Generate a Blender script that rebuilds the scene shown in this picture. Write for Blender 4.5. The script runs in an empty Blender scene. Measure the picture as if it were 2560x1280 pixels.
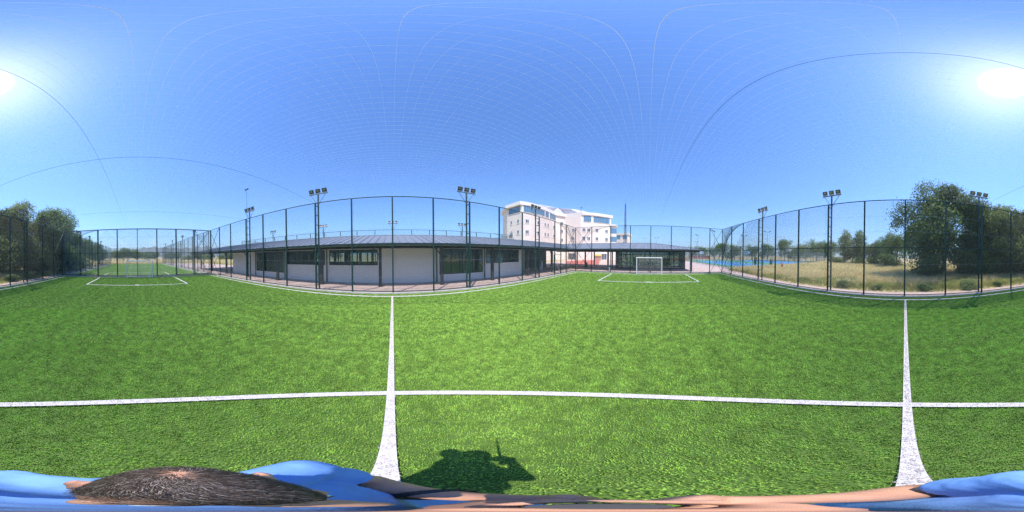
import bpy, bmesh, math, random
import numpy as np
from mathutils import Vector, Matrix
R = math.radians
rng = random.Random(7)
npr = np.random.default_rng(11)
SC = bpy.context.scene
COL = SC.collection

# ------------------------------------------------------------------ camera, sky, sun, exposure
H = 2.4
cam = bpy.data.cameras.new('camera')
cam.type = 'PANO'
for tgt in (cam, getattr(cam, 'cycles', None)):
    try:
        tgt.panorama_type = 'EQUIRECTANGULAR'
        tgt.latitude_min, tgt.latitude_max = -math.pi / 2, math.pi / 2
        tgt.longitude_min, tgt.longitude_max = -math.pi, math.pi
    except Exception:
        pass
cam.clip_start, cam.clip_end = 0.02, 20000
camo = bpy.data.objects.new('camera', cam)
COL.objects.link(camo)
camo.location = (0, 0, H)
camo.rotation_euler = (R(90 - 0.8), 0, R(48.1 - 90))
SC.camera = camo

SUN_EL, SUN_AZ = R(61.7), math.atan2(-0.809, -0.588)       # the sun stands over the trees behind the south fence
world = bpy.data.worlds.new('World')
SC.world = world
world.use_nodes = True
wn, wl = world.node_tree.nodes, world.node_tree.links
bg = wn['Background']
sky = wn.new('ShaderNodeTexSky')
sky.sky_type = 'NISHITA'
sky.sun_disc = False
sky.sun_elevation = SUN_EL
sky.sun_rotation = R(90) - SUN_AZ
sky.altitude = 100
sky.air_density, sky.dust_density, sky.ozone_density = 1.4, 0.5, 3.0
SKY_TINT = (0.55, 0.84, 1.31)
mulc = wn.new('ShaderNodeMix'); mulc.data_type = 'RGBA'; mulc.blend_type = 'MULTIPLY'
mulc.inputs[0].default_value = 1
mulc.inputs[7].default_value = (*SKY_TINT, 1)
wl.new(sky.outputs[0], mulc.inputs[6])
# the sun itself and its aureole, seen in the sky
geo_w = wn.new('ShaderNodeTexCoord')
dotn = wn.new('ShaderNodeVectorMath'); dotn.operation = 'DOT_PRODUCT'
sd = (math.cos(SUN_EL) * math.cos(SUN_AZ), math.cos(SUN_EL) * math.sin(SUN_AZ), math.sin(SUN_EL))
dotn.inputs[1].default_value = sd
wl.new(geo_w.outputs['Generated'], dotn.inputs[0])
def wmath(op, a, b):
    n = wn.new('ShaderNodeMath'); n.operation = op
    for i, v in enumerate((a, b)):
        if v is None: continue
        if isinstance(v, (int, float)): n.inputs[i].default_value = v
        else: wl.new(v, n.inputs[i])
    return n.outputs[0]
dpos = wmath('MAXIMUM', dotn.outputs['Value'], 0.0)
edge = wn.new('ShaderNodeMapRange'); edge.interpolation_type = 'SMOOTHSTEP'
edge.inputs[1].default_value = math.cos(R(5.6)); edge.inputs[2].default_value = math.cos(R(3.4)); edge.inputs[4].default_value = 6.0
wl.new(dpos, edge.inputs[0]); core = edge.outputs[0]
halo = wmath('MULTIPLY', wmath('POWER', dpos, 42.0), 1.5)
aurc = wn.new('ShaderNodeMix'); aurc.data_type = 'RGBA'; aurc.blend_type = 'ADD'; aurc.inputs[0].default_value = 1
comb = wn.new('ShaderNodeCombineXYZ')
for i_, k_ in enumerate((1.0, 0.45, 0.15)): wl.new(wmath('ADD', core, wmath('MULTIPLY', halo, k_)), comb.inputs[i_])
wl.new(mulc.outputs[2], aurc.inputs[6]); wl.new(comb.outputs[0], aurc.inputs[7])
wl.new(aurc.outputs[2], bg.inputs['Color'])
bg.inputs['Strength'].default_value = 0.15

sun = bpy.data.lights.new('sun', 'SUN')
sun.energy, sun.angle, sun.color = 5.0, R(0.53), (1.0, 0.935, 0.83)
suno = bpy.data.objects.new('sun', sun)
COL.objects.link(suno)
suno.rotation_euler = Vector(sd).to_track_quat('Z', 'Y').to_euler()
vs = SC.view_settings
vs.view_transform, vs.look, vs.exposure, vs.gamma, vs.use_curve_mapping = 'Standard', 'None', 0.35, 1.0, False
SC.cycles.max_bounces = 8
SC.cycles.transparent_max_bounces = 24
SC.cycles.sample_clamp_indirect = 6
SC.cycles.use_denoising = True
try:
    SC.cycles.denoiser = 'OPENIMAGEDENOISE'; SC.cycles.denoising_input_passes = 'RGB_ALBEDO_NORMAL'; SC.cycles.denoising_prefilter = 'FAST'
except Exception:
    pass

# ------------------------------------------------------------------ helpers
def link(o, parent=None):
    COL.objects.link(o)
    if parent is not None: o.parent = parent
    return o
def tag(o, label=None, cat=None, group=None, kind=None):
    if label: o['label'] = label
    if cat: o['category'] = cat
    if group: o['group'] = group
    if kind: o['kind'] = kind
    return o
def empty(name, loc=(0, 0, 0), rz=0, label=None, cat=None, group=None):
    o = bpy.data.objects.new(name, None)
    o.empty_display_size = 0.2
    o.location = loc; o.rotation_euler = (0, 0, rz)
    link(o)
    return tag(o, label, cat, group)
KIDS = {}
def copy_tree(o, parent=None):
    c = o.copy(); COL.objects.link(c)
    if parent is not None:
        c.parent = parent
    for ch in [x for x in o.children]:
        copy_tree(ch, c)
    return c

class MB:
    """collects simple solids and links them as one mesh object"""
    def __init__(s): s.v, s.f, s.m, s.n = [], [], [], 0
    def add(s, vs, fs, mi=0):
        s.v.extend([tuple(p) for p in vs]); s.f.extend([tuple(i + s.n for i in f) for f in fs])
        s.m.extend([mi] * len(fs)); s.n += len(vs); return s
    def box(s, x0, x1, y0, y1, z0, z1, mi=0):
        return s.add([(x0,y0,z0),(x1,y0,z0),(x1,y1,z0),(x0,y1,z0),(x0,y0,z1),(x1,y0,z1),(x1,y1,z1),(x0,y1,z1)],
                     [(0,3,2,1),(4,5,6,7),(0,1,5,4),(1,2,6,5),(2,3,7,6),(3,0,4,7)], mi)
    def bar(s, a, b, w, h=None, n=4, mi=0, w2=None):
        a, b = Vector(a), Vector(b); d = (b - a)
        if d.length < 1e-6: return s
        d.normalize()
        up = Vector((0, 0, 1)) if abs(d.z) < 0.95 else Vector((1, 0, 0))
        if abs(d.z) >= 0.95: up = Vector((0, 1, 0))
        x = d.cross(up).normalized(); y = x.cross(d).normalized()
        h = h or w; k = 1.0 if w2 is None else w2 / w
        vs = []
        for p, q in ((a, 1.0), (b, k)):
            for i in range(n):
                t = 2 * math.pi * (i + 0.5) / n; r = 0.5 / math.cos(math.pi / n) if n == 4 else 0.5
                vs.append(p + (x * math.cos(t) * w + y * math.sin(t) * h) * r * q)
        fs = [(i, (i + 1) % n, n + (i + 1) % n, n + i) for i in range(n)] + [tuple(range(n - 1, -1, -1)), tuple(range(n, 2 * n))]
        return s.add(vs, fs, mi)
    def tube(s, pts, r, n=6, mi=0):
        for a, b in zip(pts[:-1], pts[1:]): s.bar(a, b, 2 * r, n=n, mi=mi)
        return s
    def prism(s, poly, z0, z1, mi=0):
        n = len(poly)
        vs = [(p[0], p[1], z0) for p in poly] + [(p[0], p[1], z1) for p in poly]
        fs = [tuple(range(n - 1, -1, -1)), tuple(range(n, 2 * n))] + [(i, (i + 1) % n, n + (i + 1) % n, n + i) for i in range(n)]
        return s.add(vs, fs, mi)
    def sheet(s, poly, z, mi=0): return s.add([(p[0], p[1], z) for p in poly], [tuple(range(len(poly)))], mi)
    def mesh(s, name):
        me = bpy.data.meshes.new(name); me.from_pydata(s.v, [], s.f); me.update(); return me
    def build(s, name, mat, parent=None, smooth=False, kind=None):
        me = s.mesh(name)
        for m in (mat if isinstance(mat, (list, tuple)) else [mat]): me.materials.append(m)
        if isinstance(mat, (list, tuple)): me.polygons.foreach_set('material_index', s.m)
        if smooth: me.polygons.foreach_set('use_smooth', [True] * len(me.polygons))
        o = bpy.data.objects.new(name, me); link(o, parent)
        if kind: o['kind'] = kind
        return o
def inst(name, me, parent, loc=(0, 0, 0), rot=(0, 0, 0), scale=None):
    o = bpy.data.objects.new(name, me); link(o, parent); o.location = loc; o.rotation_euler = rot
    if scale is not None: o.scale = scale
    return o

# ------------------------------------------------------------------ materials
def new_mat(name):
    m = bpy.data.materials.new(name); m.use_nodes = True
    return m, m.node_tree.nodes, m.node_tree.links, m.node_tree.nodes['Principled BSDF']
def ramp(n, stops):
    r = n.new('ShaderNodeValToRGB'); e = r.color_ramp.elements
    while len(e) < len(stops): e.new(0.5)
    for i, (p, c) in enumerate(stops): e[i].position = p; e[i].color = (*c, 1) if len(c) == 3 else c
    return r
def noisy(name, stops, scale=4, detail=6, rough=0.7, bump=0.0, bscale=None, coord='pos', metallic=0.0, spec=0.5, rand=0.0, distort=0.0):
    """base colour mottled by noise in object or world position, with fine relief"""
    m, n, l, b = new_mat(name)
    if coord == 'pos': g = n.new('ShaderNodeNewGeometry'); c = g.outputs['Position']
    else: g = n.new('ShaderNodeTexCoord'); c = g.outputs['Object']
    t = n.new('ShaderNodeTexNoise'); t.inputs['Scale'].default_value = scale; t.inputs['Detail'].default_value = detail
    t.inputs['Roughness'].default_value = 0.65; t.inputs['Distortion'].default_value = distort
    l.new(c, t.inputs['Vector'])
    r = ramp(n, stops)
    l.new(t.outputs['Fac'], r.inputs[0]); out = r.outputs[0]
    if rand:
        oi = n.new('ShaderNodeObjectInfo'); mr = n.new('ShaderNodeMapRange')
        mr.inputs[3].default_value = 1 - rand; mr.inputs[4].default_value = 1 + rand
        l.new(oi.outputs['Random'], mr.inputs[0])
        hs = n.new('ShaderNodeHueSaturation'); l.new(out, hs.inputs['Color']); l.new(mr.outputs[0], hs.inputs['Value']); out = hs.outputs[0]
    l.new(out, b.inputs['Base Color'])
    b.inputs['Roughness'].default_value = rough; b.inputs['Metallic'].default_value = metallic
    b.inputs['Specular IOR Level'].default_value = spec
    if bump:
        t2 = n.new('ShaderNodeTexNoise'); t2.inputs['Scale'].default_value = bscale or scale * 4; t2.inputs['Detail'].default_value = 5
        l.new(c, t2.inputs['Vector'])
        bp = n.new('ShaderNodeBump'); bp.inputs['Strength'].default_value = bump; bp.inputs['Distance'].default_value = 0.02
        l.new(t2.outputs['Fac'], bp.inputs['Height']); l.new(bp.outputs[0], b.inputs['Normal'])
    return m
def foliage(name, dark, light, hue=0.02, sub=0.25, nscale=0.35, rough=0.55, amp=1.3):
    """leaf or blade colour: varies leaf by leaf and in soft patches; part of the light passes through"""
    m, n, l, b = new_mat(name)
    g = n.new('ShaderNodeNewGeometry')
    t = n.new('ShaderNodeTexNoise'); t.inputs['Scale'].default_value = nscale; t.inputs['Detail'].default_value = 4
    l.new(g.outputs['Position'], t.inputs['Vector'])
    mx = n.new('ShaderNodeMath'); mx.operation = 'MULTIPLY_ADD'; mx.inputs[1].default_value = 0.75
    l.new(g.outputs['Random Per Island'], mx.inputs[0])
    m2 = n.new('ShaderNodeMath'); m2.operation = 'MULTIPLY_ADD'; m2.inputs[1].default_value = amp; m2.inputs[2].default_value = 0.13 - amp / 2
    l.new(t.outputs['Fac'], m2.inputs[0]); l.new(m2.outputs[0], mx.inputs[2])
    r = ramp(n, [(0.0, dark), (1.0, light)]); l.new(mx.outputs[0], r.inputs[0])
    oi = n.new('ShaderNodeObjectInfo'); mr = n.new('ShaderNodeMapRange'); mr.inputs[3].default_value = 0.5 - hue; mr.inputs[4].default_value = 0.5 + hue
    l.new(oi.outputs['Random'], mr.inputs[0])
    hs = n.new('ShaderNodeHueSaturation'); l.new(mr.outputs[0], hs.inputs['Hue']); l.new(r.outputs[0], hs.inputs['Color'])
    l.new(hs.outputs[0], b.inputs['Base Color']); b.inputs['Roughness'].default_value = rough
    b.inputs['Specular IOR Level'].default_value = 0.35
    tr = n.new('ShaderNodeBsdfTranslucent'); l.new(hs.outputs[0], tr.inputs['Color'])
    mix = n.new('ShaderNodeMixShader'); mix.inputs[0].default_value = sub
    l.new(b.outputs[0], mix.inputs[1]); l.new(tr.outputs[0], mix.inputs[2])
    l.new(mix.outputs[0], n['Material Output'].inputs['Surface'])
    return m
M = {}
M['steel'] = noisy('green_painted_steel', [(0.3, (0.011, 0.040, 0.036)), (0.7, (0.020, 0.062, 0.055))], 3, rough=0.42, bump=0.05, coord='obj')
M['steel_worn'] = noisy('worn_lamp_steel', [(0.3, (0.03, 0.06, 0.09)), (0.55, (0.10, 0.15, 0.20)), (0.75, (0.22, 0.25, 0.28))], 6, rough=0.5, coord='obj')
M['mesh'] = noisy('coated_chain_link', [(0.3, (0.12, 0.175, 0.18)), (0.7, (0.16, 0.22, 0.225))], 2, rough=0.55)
M['mesh_shaded'] = noisy('shaded_chain_link', [(0.3, (0.028, 0.052, 0.052)), (0.7, (0.045, 0.078, 0.078))], 2, rough=0.55)  # darker copy of the chain link: its unlit side painted into the colour
M['galv'] = noisy('galvanised_wire', [(0.3, (0.35, 0.37, 0.38)), (0.7, (0.5, 0.52, 0.53))], 3, rough=0.4, metallic=0.3)

M['cable'] = noisy('dark_cable', [(0.3, (0.02, 0.025, 0.03)), (0.7, (0.05, 0.055, 0.06))], 2, rough=0.6)
M['white_paint'] = noisy('white_painted_steel', [(0.35, (0.68, 0.69, 0.70)), (0.7, (0.80, 0.80, 0.80))], 5, rough=0.4, bump=0.03, coord='obj')
M['kerb'] = noisy('pale_concrete_kerb', [(0.3, (0.34, 0.33, 0.31)), (0.7, (0.50, 0.48, 0.45))], 2.5, rough=0.85, bump=0.2)
M['stucco'] = noisy('white_stucco', [(0.25, (0.83, 0.775, 0.715)), (0.75, (0.88, 0.835, 0.775))], 0.9, rough=0.9, bump=0.15, bscale=40)
M['stucco_far'] = noisy('cream_render', [(0.25, (0.78, 0.67, 0.58)), (0.75, (0.85, 0.75, 0.66))], 0.25, rough=0.9, bump=0.1, bscale=10)
M['cornice'] = noisy('cream_cornice', [(0.25, (0.74, 0.68, 0.60)), (0.75, (0.80, 0.75, 0.68))], 0.4, rough=0.9)
M['roofmetal'] = noisy('grey_roof_sheet', [(0.25, (0.20, 0.22, 0.255)), (0.75, (0.27, 0.29, 0.325))], 1.2, rough=0.5, metallic=0.25, bump=0.04, rand=0.06)
M['roofwhite'] = noisy('pale_roof_sheet', [(0.25, (0.40, 0.40, 0.47)), (0.75, (0.50, 0.50, 0.57))], 0.3, rough=0.6)
M['gutter'] = noisy('dark_gutter', [(0.3, (0.016, 0.022, 0.022)), (0.7, (0.035, 0.042, 0.042))], 2, rough=0.45)
M['soffit'] = noisy('dark_soffit', [(0.3, (0.30, 0.29, 0.27)), (0.7, (0.40, 0.385, 0.35))], 2, rough=0.8)
M['trim_pale'] = noisy('pale_edge_trim', [(0.3, (0.42, 0.42, 0.42)), (0.7, (0.55, 0.55, 0.54))], 2, rough=0.6)
M['column'] = noisy('dark_brown_steel', [(0.3, (0.030, 0.028, 0.027)), (0.7, (0.060, 0.054, 0.050))], 3, rough=0.55, coord='obj')
M['frame'] = noisy('dark_window_frame', [(0.3, (0.018, 0.024, 0.026)), (0.7, (0.034, 0.042, 0.045))], 2, rough=0.4)
M['white_frame'] = noisy('white_window_frame', [(0.3, (0.70, 0.70, 0.70)), (0.7, (0.80, 0.80, 0.80))], 2, rough=0.45)
M['interior'] = noisy('grey_interior', [(0.3, (0.24, 0.25, 0.24)), (0.7, (0.34, 0.35, 0.34))], 0.8, rough=0.85)
M['floor_in'] = noisy('interior_floor', [(0.3, (0.16, 0.16, 0.15)), (0.7, (0.24, 0.24, 0.23))], 1.5, rough=0.5)
M['pavers'] = noisy('pink_pavers', [(0.25, (0.40, 0.29, 0.25)), (0.5, (0.50, 0.38, 0.34)), (0.75, (0.55, 0.44, 0.40))], 0.8, rough=0.9, bump=0.3, bscale=14)
M['soil'] = noisy('dry_soil', [(0.25, (0.30, 0.235, 0.12)), (0.5, (0.42, 0.34, 0.17)), (0.75, (0.33, 0.30, 0.13))], 0.12, detail=9, rough=0.95, bump=0.5, bscale=3)
M['hills'] = noisy('hill_scrub', [(0.3, (0.06, 0.08, 0.05)), (0.7, (0.12, 0.13, 0.09))], 0.004, rough=0.95)
M['court_green'] = noisy('green_court', [(0.3, (0.060, 0.27, 0.13)), (0.7, (0.085, 0.33, 0.17))], 0.3, rough=0.8)
M['court_blue'] = noisy('blue_court', [(0.3, (0.045, 0.23, 0.52)), (0.7, (0.07, 0.29, 0.60))], 0.3, rough=0.8)
M['court_red'] = noisy('red_court', [(0.3, (0.38, 0.10, 0.07)), (0.7, (0.48, 0.15, 0.11))], 0.3, rough=0.9)
M['court_pink'] = noisy('tan_court', [(0.3, (0.52, 0.36, 0.28)), (0.7, (0.60, 0.44, 0.36))], 0.3, rough=0.9)
M['line'] = noisy('white_turf_fibre', [(0.3, (0.50, 0.47, 0.45)), (0.7, (0.72, 0.68, 0.66))], 22, rough=0.9, bump=0.6, bscale=160)
M['lens'] = noisy('lamp_lens', [(0.3, (0.22, 0.21, 0.12)), (0.7, (0.32, 0.31, 0.20))], 12, rough=0.15, coord='obj')
M['black'] = noisy('black_plastic', [(0.3, (0.012, 0.012, 0.013)), (0.7, (0.028, 0.028, 0.03))], 8, rough=0.45, coord='obj')
M['bark'] = noisy('bark', [(0.3, (0.07, 0.05, 0.035)), (0.7, (0.16, 0.125, 0.09))], 6, rough=0.95, bump=0.6, coord='obj')
M['dish'] = noisy('dish_grey', [(0.3, (0.34, 0.34, 0.32)), (0.7, (0.44, 0.44, 0.42))], 2, rough=0.6)
M['red_paint'] = noisy('red_paint', [(0.3, (0.50, 0.05, 0.03)), (0.7, (0.62, 0.09, 0.06))], 4, rough=0.5)
M['yellow_paint'] = noisy('yellow_paint', [(0.3, (0.75, 0.55, 0.08)), (0.7, (0.82, 0.63, 0.15))], 4, rough=0.5)
M['brick'] = noisy('pink_brick', [(0.3, (0.45, 0.24, 0.18)), (0.7, (0.55, 0.33, 0.26))], 4, rough=0.9)
M['leaf_dark'] = foliage('dark_leaves', (0.045, 0.082, 0.026), (0.25, 0.345, 0.11), sub=0.5)
M['leaf_mid'] = foliage('green_leaves', (0.05, 0.10, 0.026), (0.27, 0.38, 0.11), sub=0.5)
M['leaf_pale'] = foliage('olive_leaves', (0.08, 0.135, 0.045), (0.36, 0.46, 0.17), sub=0.55)
M['leaf_bright'] = foliage('bright_leaves', (0.06, 0.12, 0.015), (0.20, 0.32, 0.05), sub=0.35)
M['straw'] = foliage('straw', (0.55, 0.445, 0.19), (0.86, 0.765, 0.43), hue=0.025, sub=0.5, nscale=0.22)
M['weeds'] = foliage('green_weeds', (0.20, 0.235, 0.06), (0.55, 0.57, 0.21), hue=0.03, sub=0.5, nscale=0.25)
M['turf_blade'] = foliage('turf_fibre', (0.050, 0.135, 0.016), (0.43, 0.69, 0.115), hue=0.012, sub=0.03, nscale=4.5, rough=0.65, amp=1.5)
M['net'] = foliage('white_net_cord', (0.84, 0.84, 0.85), (0.90, 0.90, 0.90), hue=0.0, sub=0.55, nscale=2, rough=0.7)
def streaks(m, sx, sy, lo, hi):
    n, l = m.node_tree.nodes, m.node_tree.links
    hs = next(x for x in n if x.bl_idname == 'ShaderNodeHueSaturation')
    g = n.new('ShaderNodeNewGeometry'); mp = n.new('ShaderNodeMapping'); mp.inputs['Scale'].default_value = (sx, sy, 1)
    t = n.new('ShaderNodeTexNoise'); t.inputs['Scale'].default_value = 1; t.inputs['Detail'].default_value = 5; t.inputs['Roughness'].default_value = .6
    l.new(g.outputs['Position'], mp.inputs['Vector']); l.new(mp.outputs[0], t.inputs['Vector'])
    mr = n.new('ShaderNodeMapRange'); mr.inputs[1].default_value = .32; mr.inputs[2].default_value = .68; mr.inputs[3].default_value = lo; mr.inputs[4].default_value = hi
    l.new(t.outputs['Fac'], mr.inputs[0]); l.new(mr.outputs[0], hs.inputs['Value'])
streaks(M['turf_blade'], .10, 1.9, .88, 1.14)
M['white_blade'] = foliage('white_fibre', (0.50, 0.46, 0.44), (0.80, 0.74, 0.71), hue=0.0, sub=0.1, nscale=3)
M['turf'] = noisy('turf_base', [(0.2, (0.050, 0.105, 0.016)), (0.5, (0.080, 0.150, 0.024)), (0.8, (0.110, 0.190, 0.034))], 9, detail=10, rough=0.85, bump=0.9, bscale=45)

def glass_mat(name, tint, fac, rough=0.02):
    m, n, l, b = new_mat(name)
    tr = n.new('ShaderNodeBsdfTransparent'); tr.inputs[0].default_value = (*tint, 1)
    gl = n.new('ShaderNodeBsdfGlossy'); gl.inputs['Roughness'].default_value = rough; gl.inputs[0].default_value = (0.9, 0.95, 0.95, 1)
    fr = n.new('ShaderNodeFresnel'); fr.inputs[0].default_value = 1.5
    ad = n.new('ShaderNodeMath'); ad.operation = 'ADD'; ad.inputs[1].default_value = fac; l.new(fr.outputs[0], ad.inputs[0])
    mx = n.new('ShaderNodeMixShader'); l.new(ad.outputs[0], mx.inputs[0]); l.new(tr.outputs[0], mx.inputs[1]); l.new(gl.outputs[0], mx.inputs[2])
    l.new(mx.outputs[0], n['Material Output'].inputs['Surface'])
    return m
M['glass'] = glass_mat('tinted_glass', (0.62, 0.70, 0.68), 0.06)
def solid_glass(name, col, rough=0.08):
    m, n, l, b = new_mat(name)
    b.inputs['Base Color'].default_value = (*col, 1); b.inputs['Roughness'].default_value = rough; b.inputs['Specular IOR Level'].default_value = 0.9
    t = n.new('ShaderNodeTexNoise'); t.inputs['Scale'].default_value = 0.6
    bp = n.new('ShaderNodeBump'); bp.inputs['Strength'].default_value = 0.06; l.new(t.outputs['Fac'], bp.inputs['Height']); l.new(bp.outputs[0], b.inputs['Normal'])
    return m
M['blue_glass'] = solid_glass('blue_curtain_glass', (0.11, 0.24, 0.36))
M['dark_glass'] = solid_glass('dark_window_glass', (0.10, 0.11, 0.14), 0.12)

# ------------------------------------------------------------------ the ground
ZP = 0.004
ground = MB().sheet([(-900, -900), (900, -900), (900, 900), (-900, 900)], -0.012).build('ground', M['soil'])
tag(ground, kind='structure')
pave = MB()
pave.sheet([(-72, 9.62), (22.3, 9.62), (22.3, 24), (-44, 24), (-58, 16)], -0.006)
pave.sheet([(20.2, -14.2), (24, -15.4), (62, -15.4), (62, 9.62), (20.2, 9.62)], -0.0062)
pave.sheet([(-63, -11.15), (9, -11.15), (20.2, -12.5), (20.2, -9.62), (-63, -9.62)], -0.0064)
tag(pave.build('pavement', M['pavers']), kind='structure')
tag(MB().sheet([(22.4, 9.7), (62, 6), (95, 26), (70, 34), (36, 26), (22.4, 24)], -0.003).build('tan_forecourt', M['court_pink']), kind='structure')
tag(MB().sheet([(33, 10.5), (58, 18), (62, 24), (48, 27), (33, 18)], 0.001).build('red_running_court', M['court_red']), kind='structure')
tag(MB().sheet([(68, -14), (112, -30), (112, 10), (72, 4)], -0.002).build('red_court', M['court_red']), kind='structure')

PX0, PX1, PY = -20.05, 20.25, 9.72
def turf_sheet(name, x0, x1, y0, y1): return tag(MB().sheet([(x0, y0), (x1, y0), (x1, y1), (x0, y1)], 0.0).build(name, M['turf']), kind='structure')
turf_sheet('football_turf', PX0, PX1, -9.62, 9.62)
turf_sheet('neighbouring_turf', -61.5, -20.6, -9.62, 9.62)
turf_sheet('rear_turf', -31, 20, 24.3, 44)

# markings: strips of white fibre in the carpet
LZ = 0.034; LW = 0.10
def strip(name, a, b, w=LW, z=LZ):
    a, b = Vector((*a, 0)), Vector((*b, 0)); d = (b - a).normalized(); nn = Vector((-d.y, d.x, 0)) * w / 2
    p = [a + nn, a - nn, b - nn, b + nn]
    m = MB(); m.prism([(q.x, q.y) for q in p][::-1] if False else [(q.x, q.y) for q in p], 0.002, z)
    return tag(m.build(name, M['line']), kind='structure')
TY, GX = 9.0, 19.2
BOXX, BOXY = 13.8, 4.4
def ring(name, cx, cy, r, w, z=LZ, n=96):
    m = MB()
    for i in range(n):
        a0, a1 = 2 * math.pi * i / n, 2 * math.pi * (i + 1) / n
        m.add([(cx + (r + s * w / 2) * math.cos(a), cy + (r + s * w / 2) * math.sin(a), z) for s in (-1, 1) for a in (a0, a1)], [(0, 2, 3, 1)])
    return tag(m.build(name, M['line']), kind='structure')
CC = (0.02, 0.10); CR = 1.975; HLX = -0.05
strip('touchline', (-GX, TY), (GX, TY)); strip('touchline', (-GX, -TY), (GX, -TY))
strip('halfway_line', (HLX, -TY + LW / 2), (HLX, TY - LW / 2))
ring('centre_circle', CC[0], CC[1], CR, 0.095, LZ + 0.003)
for s in (-1, 1):
    strip('goal_line', (s * GX, -TY + LW / 2), (s * GX, TY - LW / 2))
    strip('penalty_box_line', (s * (BOXX + LW / 2), -BOXY), (s * (GX - LW / 2), -BOXY))
    strip('penalty_box_line', (s * (BOXX + LW / 2), BOXY), (s * (GX - LW / 2), BOXY))
    strip('penalty_box_line', (s * BOXX, -BOXY - LW / 2), (s * BOXX, BOXY + LW / 2))
    strip('penalty_spot', (s * (BOXX + 0.16), -0.18), (s * (BOXX + 0.16), 0.18), 0.16)
for x, yy in ((-21.6, TY), (-25.5, BOXY), (-40.4, TY), (-55.2, BOXY), (-60.4, TY)):
    strip('neighbouring_line', (x, -yy), (x, yy), 0.11)
for s in (-1, 1):
    strip('neighbouring_line', (-60.3, s * TY), (-21.7, s * TY), 0.11)
    strip('neighbouring_line', (-25.4, s * BOXY), (-21.7, s * BOXY), 0.11)
ring('neighbouring_circle', -40.4, 0.2, 2.0, 0.11, LZ + 0.003)

# kerbs under the fences
def kerb(name, x0, x1, y0, y1, z=0.07): return tag(MB().box(x0, x1, y0, y1, -0.05, z).build(name, M['kerb']), kind='structure')
for s in (-1, 1):
    ya, yb = sorted((s * 9.66, s * 9.92)); kerb('kerb', -62, 20.5, ya, yb)
kerb('kerb', 20.24, 20.5, -9.66, 9.66); kerb('kerb', -20.36, -20.16, -9.66, 9.66); kerb('kerb', -20.72, -20.56, -9.66, 9.66)

# blades of the artificial turf, instanced on points
def tuft_mesh(name, n, rad, hgt, w, mat, lean=0.6, seed=1, curve=0.3):
    rr = random.Random(seed); m = MB()
    for i in range(n):
        a, r = rr.uniform(0, 6.283), rad * math.sqrt(rr.random())
        x, y = r * math.cos(a), r * math.sin(a)
        b = rr.uniform(0, 6.283); h = hgt * rr.uniform(0.65, 1.1); le = lean * rr.uniform(0.2, 1.0) * h
        dx, dy = math.cos(b), math.sin(b); px, py = -dy * w / 2, dx * w / 2
        mx, my, mz = x + dx * le * curve, y + dy * le * curve, h * 0.6
        tx, ty = x + dx * le, y + dy * le
        m.add([(x - px, y - py, 0), (x + px, y + py, 0), (mx + px * .85, my + py * .85, mz), (mx - px * .85, my - py * .85, mz), (tx, ty, h)], [(0, 1, 2, 3), (3, 2, 4)])
    me = m.mesh(name); me.materials.append(mat); return me
def scatter(name, pts, scl, protos, mat, label=None, seed=3):
    """one object whose points carry randomly turned copies of a tuft"""
    me = bpy.data.meshes.new(name)
    nv = len(pts)
    me.vertices.add(nv); me.vertices.foreach_set('co', np.asarray(pts, dtype=np.float32).ravel())
    at = me.attributes.new('size', 'FLOAT', 'POINT'); at.data.foreach_set('value', np.asarray(scl, dtype=np.float32))
    me.materials.append(mat)
    o = bpy.data.objects.new(name, me); link(o)
    ng = bpy.data.node_groups.new(name, 'GeometryNodeTree')
    ng.interface.new_socket('Geometry', in_out='INPUT', socket_type='NodeSocketGeometry')
    ng.interface.new_socket('Geometry', in_out='OUTPUT', socket_type='NodeSocketGeometry')
    N, L = ng.nodes, ng.links
    gi, go = N.new('NodeGroupInput'), N.new('NodeGroupOutput')
    join = N.new('GeometryNodeJoinGeometry')
    for i, pm in enumerate(protos):
        po = bpy.data.objects.new(name + '_sprig', pm)
        oi = N.new('GeometryNodeObjectInfo'); oi.inputs['Object'].default_value = po
        iop = N.new('GeometryNodeInstanceOnPoints')
        L.new(gi.outputs[0], iop.inputs['Points']); L.new(oi.outputs['Geometry'], iop.inputs['Instance'])
        rv = N.new('FunctionNodeRandomValue'); rv.data_type = 'FLOAT_VECTOR'
        rv.inputs['Min'].default_value = (-0.06, -0.06, 0); rv.inputs['Max'].default_value = (0.06, 0.06, 6.283); rv.inputs['Seed'].default_value = seed + i
        try: L.new(rv.outputs['Value'], iop.inputs['Rotation'])
        except Exception: pass
        na = N.new('GeometryNodeInputNamedAttribute'); na.data_type = 'FLOAT'; na.inputs['Name'].default_value = 'size'
        L.new(na.outputs['Attribute'], iop.inputs['Scale'])
        if len(protos) > 1:
            idx = N.new('GeometryNodeInputIndex'); md = N.new('FunctionNodeCompare'); md.data_type = 'INT'; md.operation = 'EQUAL'
            mo = N.new('ShaderNodeMath'); mo.operation = 'MODULO'; mo.inputs[1].default_value = len(protos)
            L.new(idx.outputs[0], mo.inputs[0]); L.new(mo.outputs[0], md.inputs[2]); md.inputs[3].default_value = i
            L.new(md.outputs[0], iop.inputs['Selection'])
        L.new(iop.outputs[0], join.inputs[0])
    L.new(join.outputs[0], go.inputs[0])
    md = o.modifiers.new('scatter', 'NODES'); md.node_group = ng
    return tag(o, label, kind='stuff')
def jitter_grid(x0, x1, y0, y1, st):
    xs, ys = np.arange(x0, x1, st), np.arange(y0, y1, st)
    g = np.stack(np.meshgrid(xs, ys), -1).reshape(-1, 2)
    return g + npr.uniform(-st * .5, st * .5, g.shape)
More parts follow.
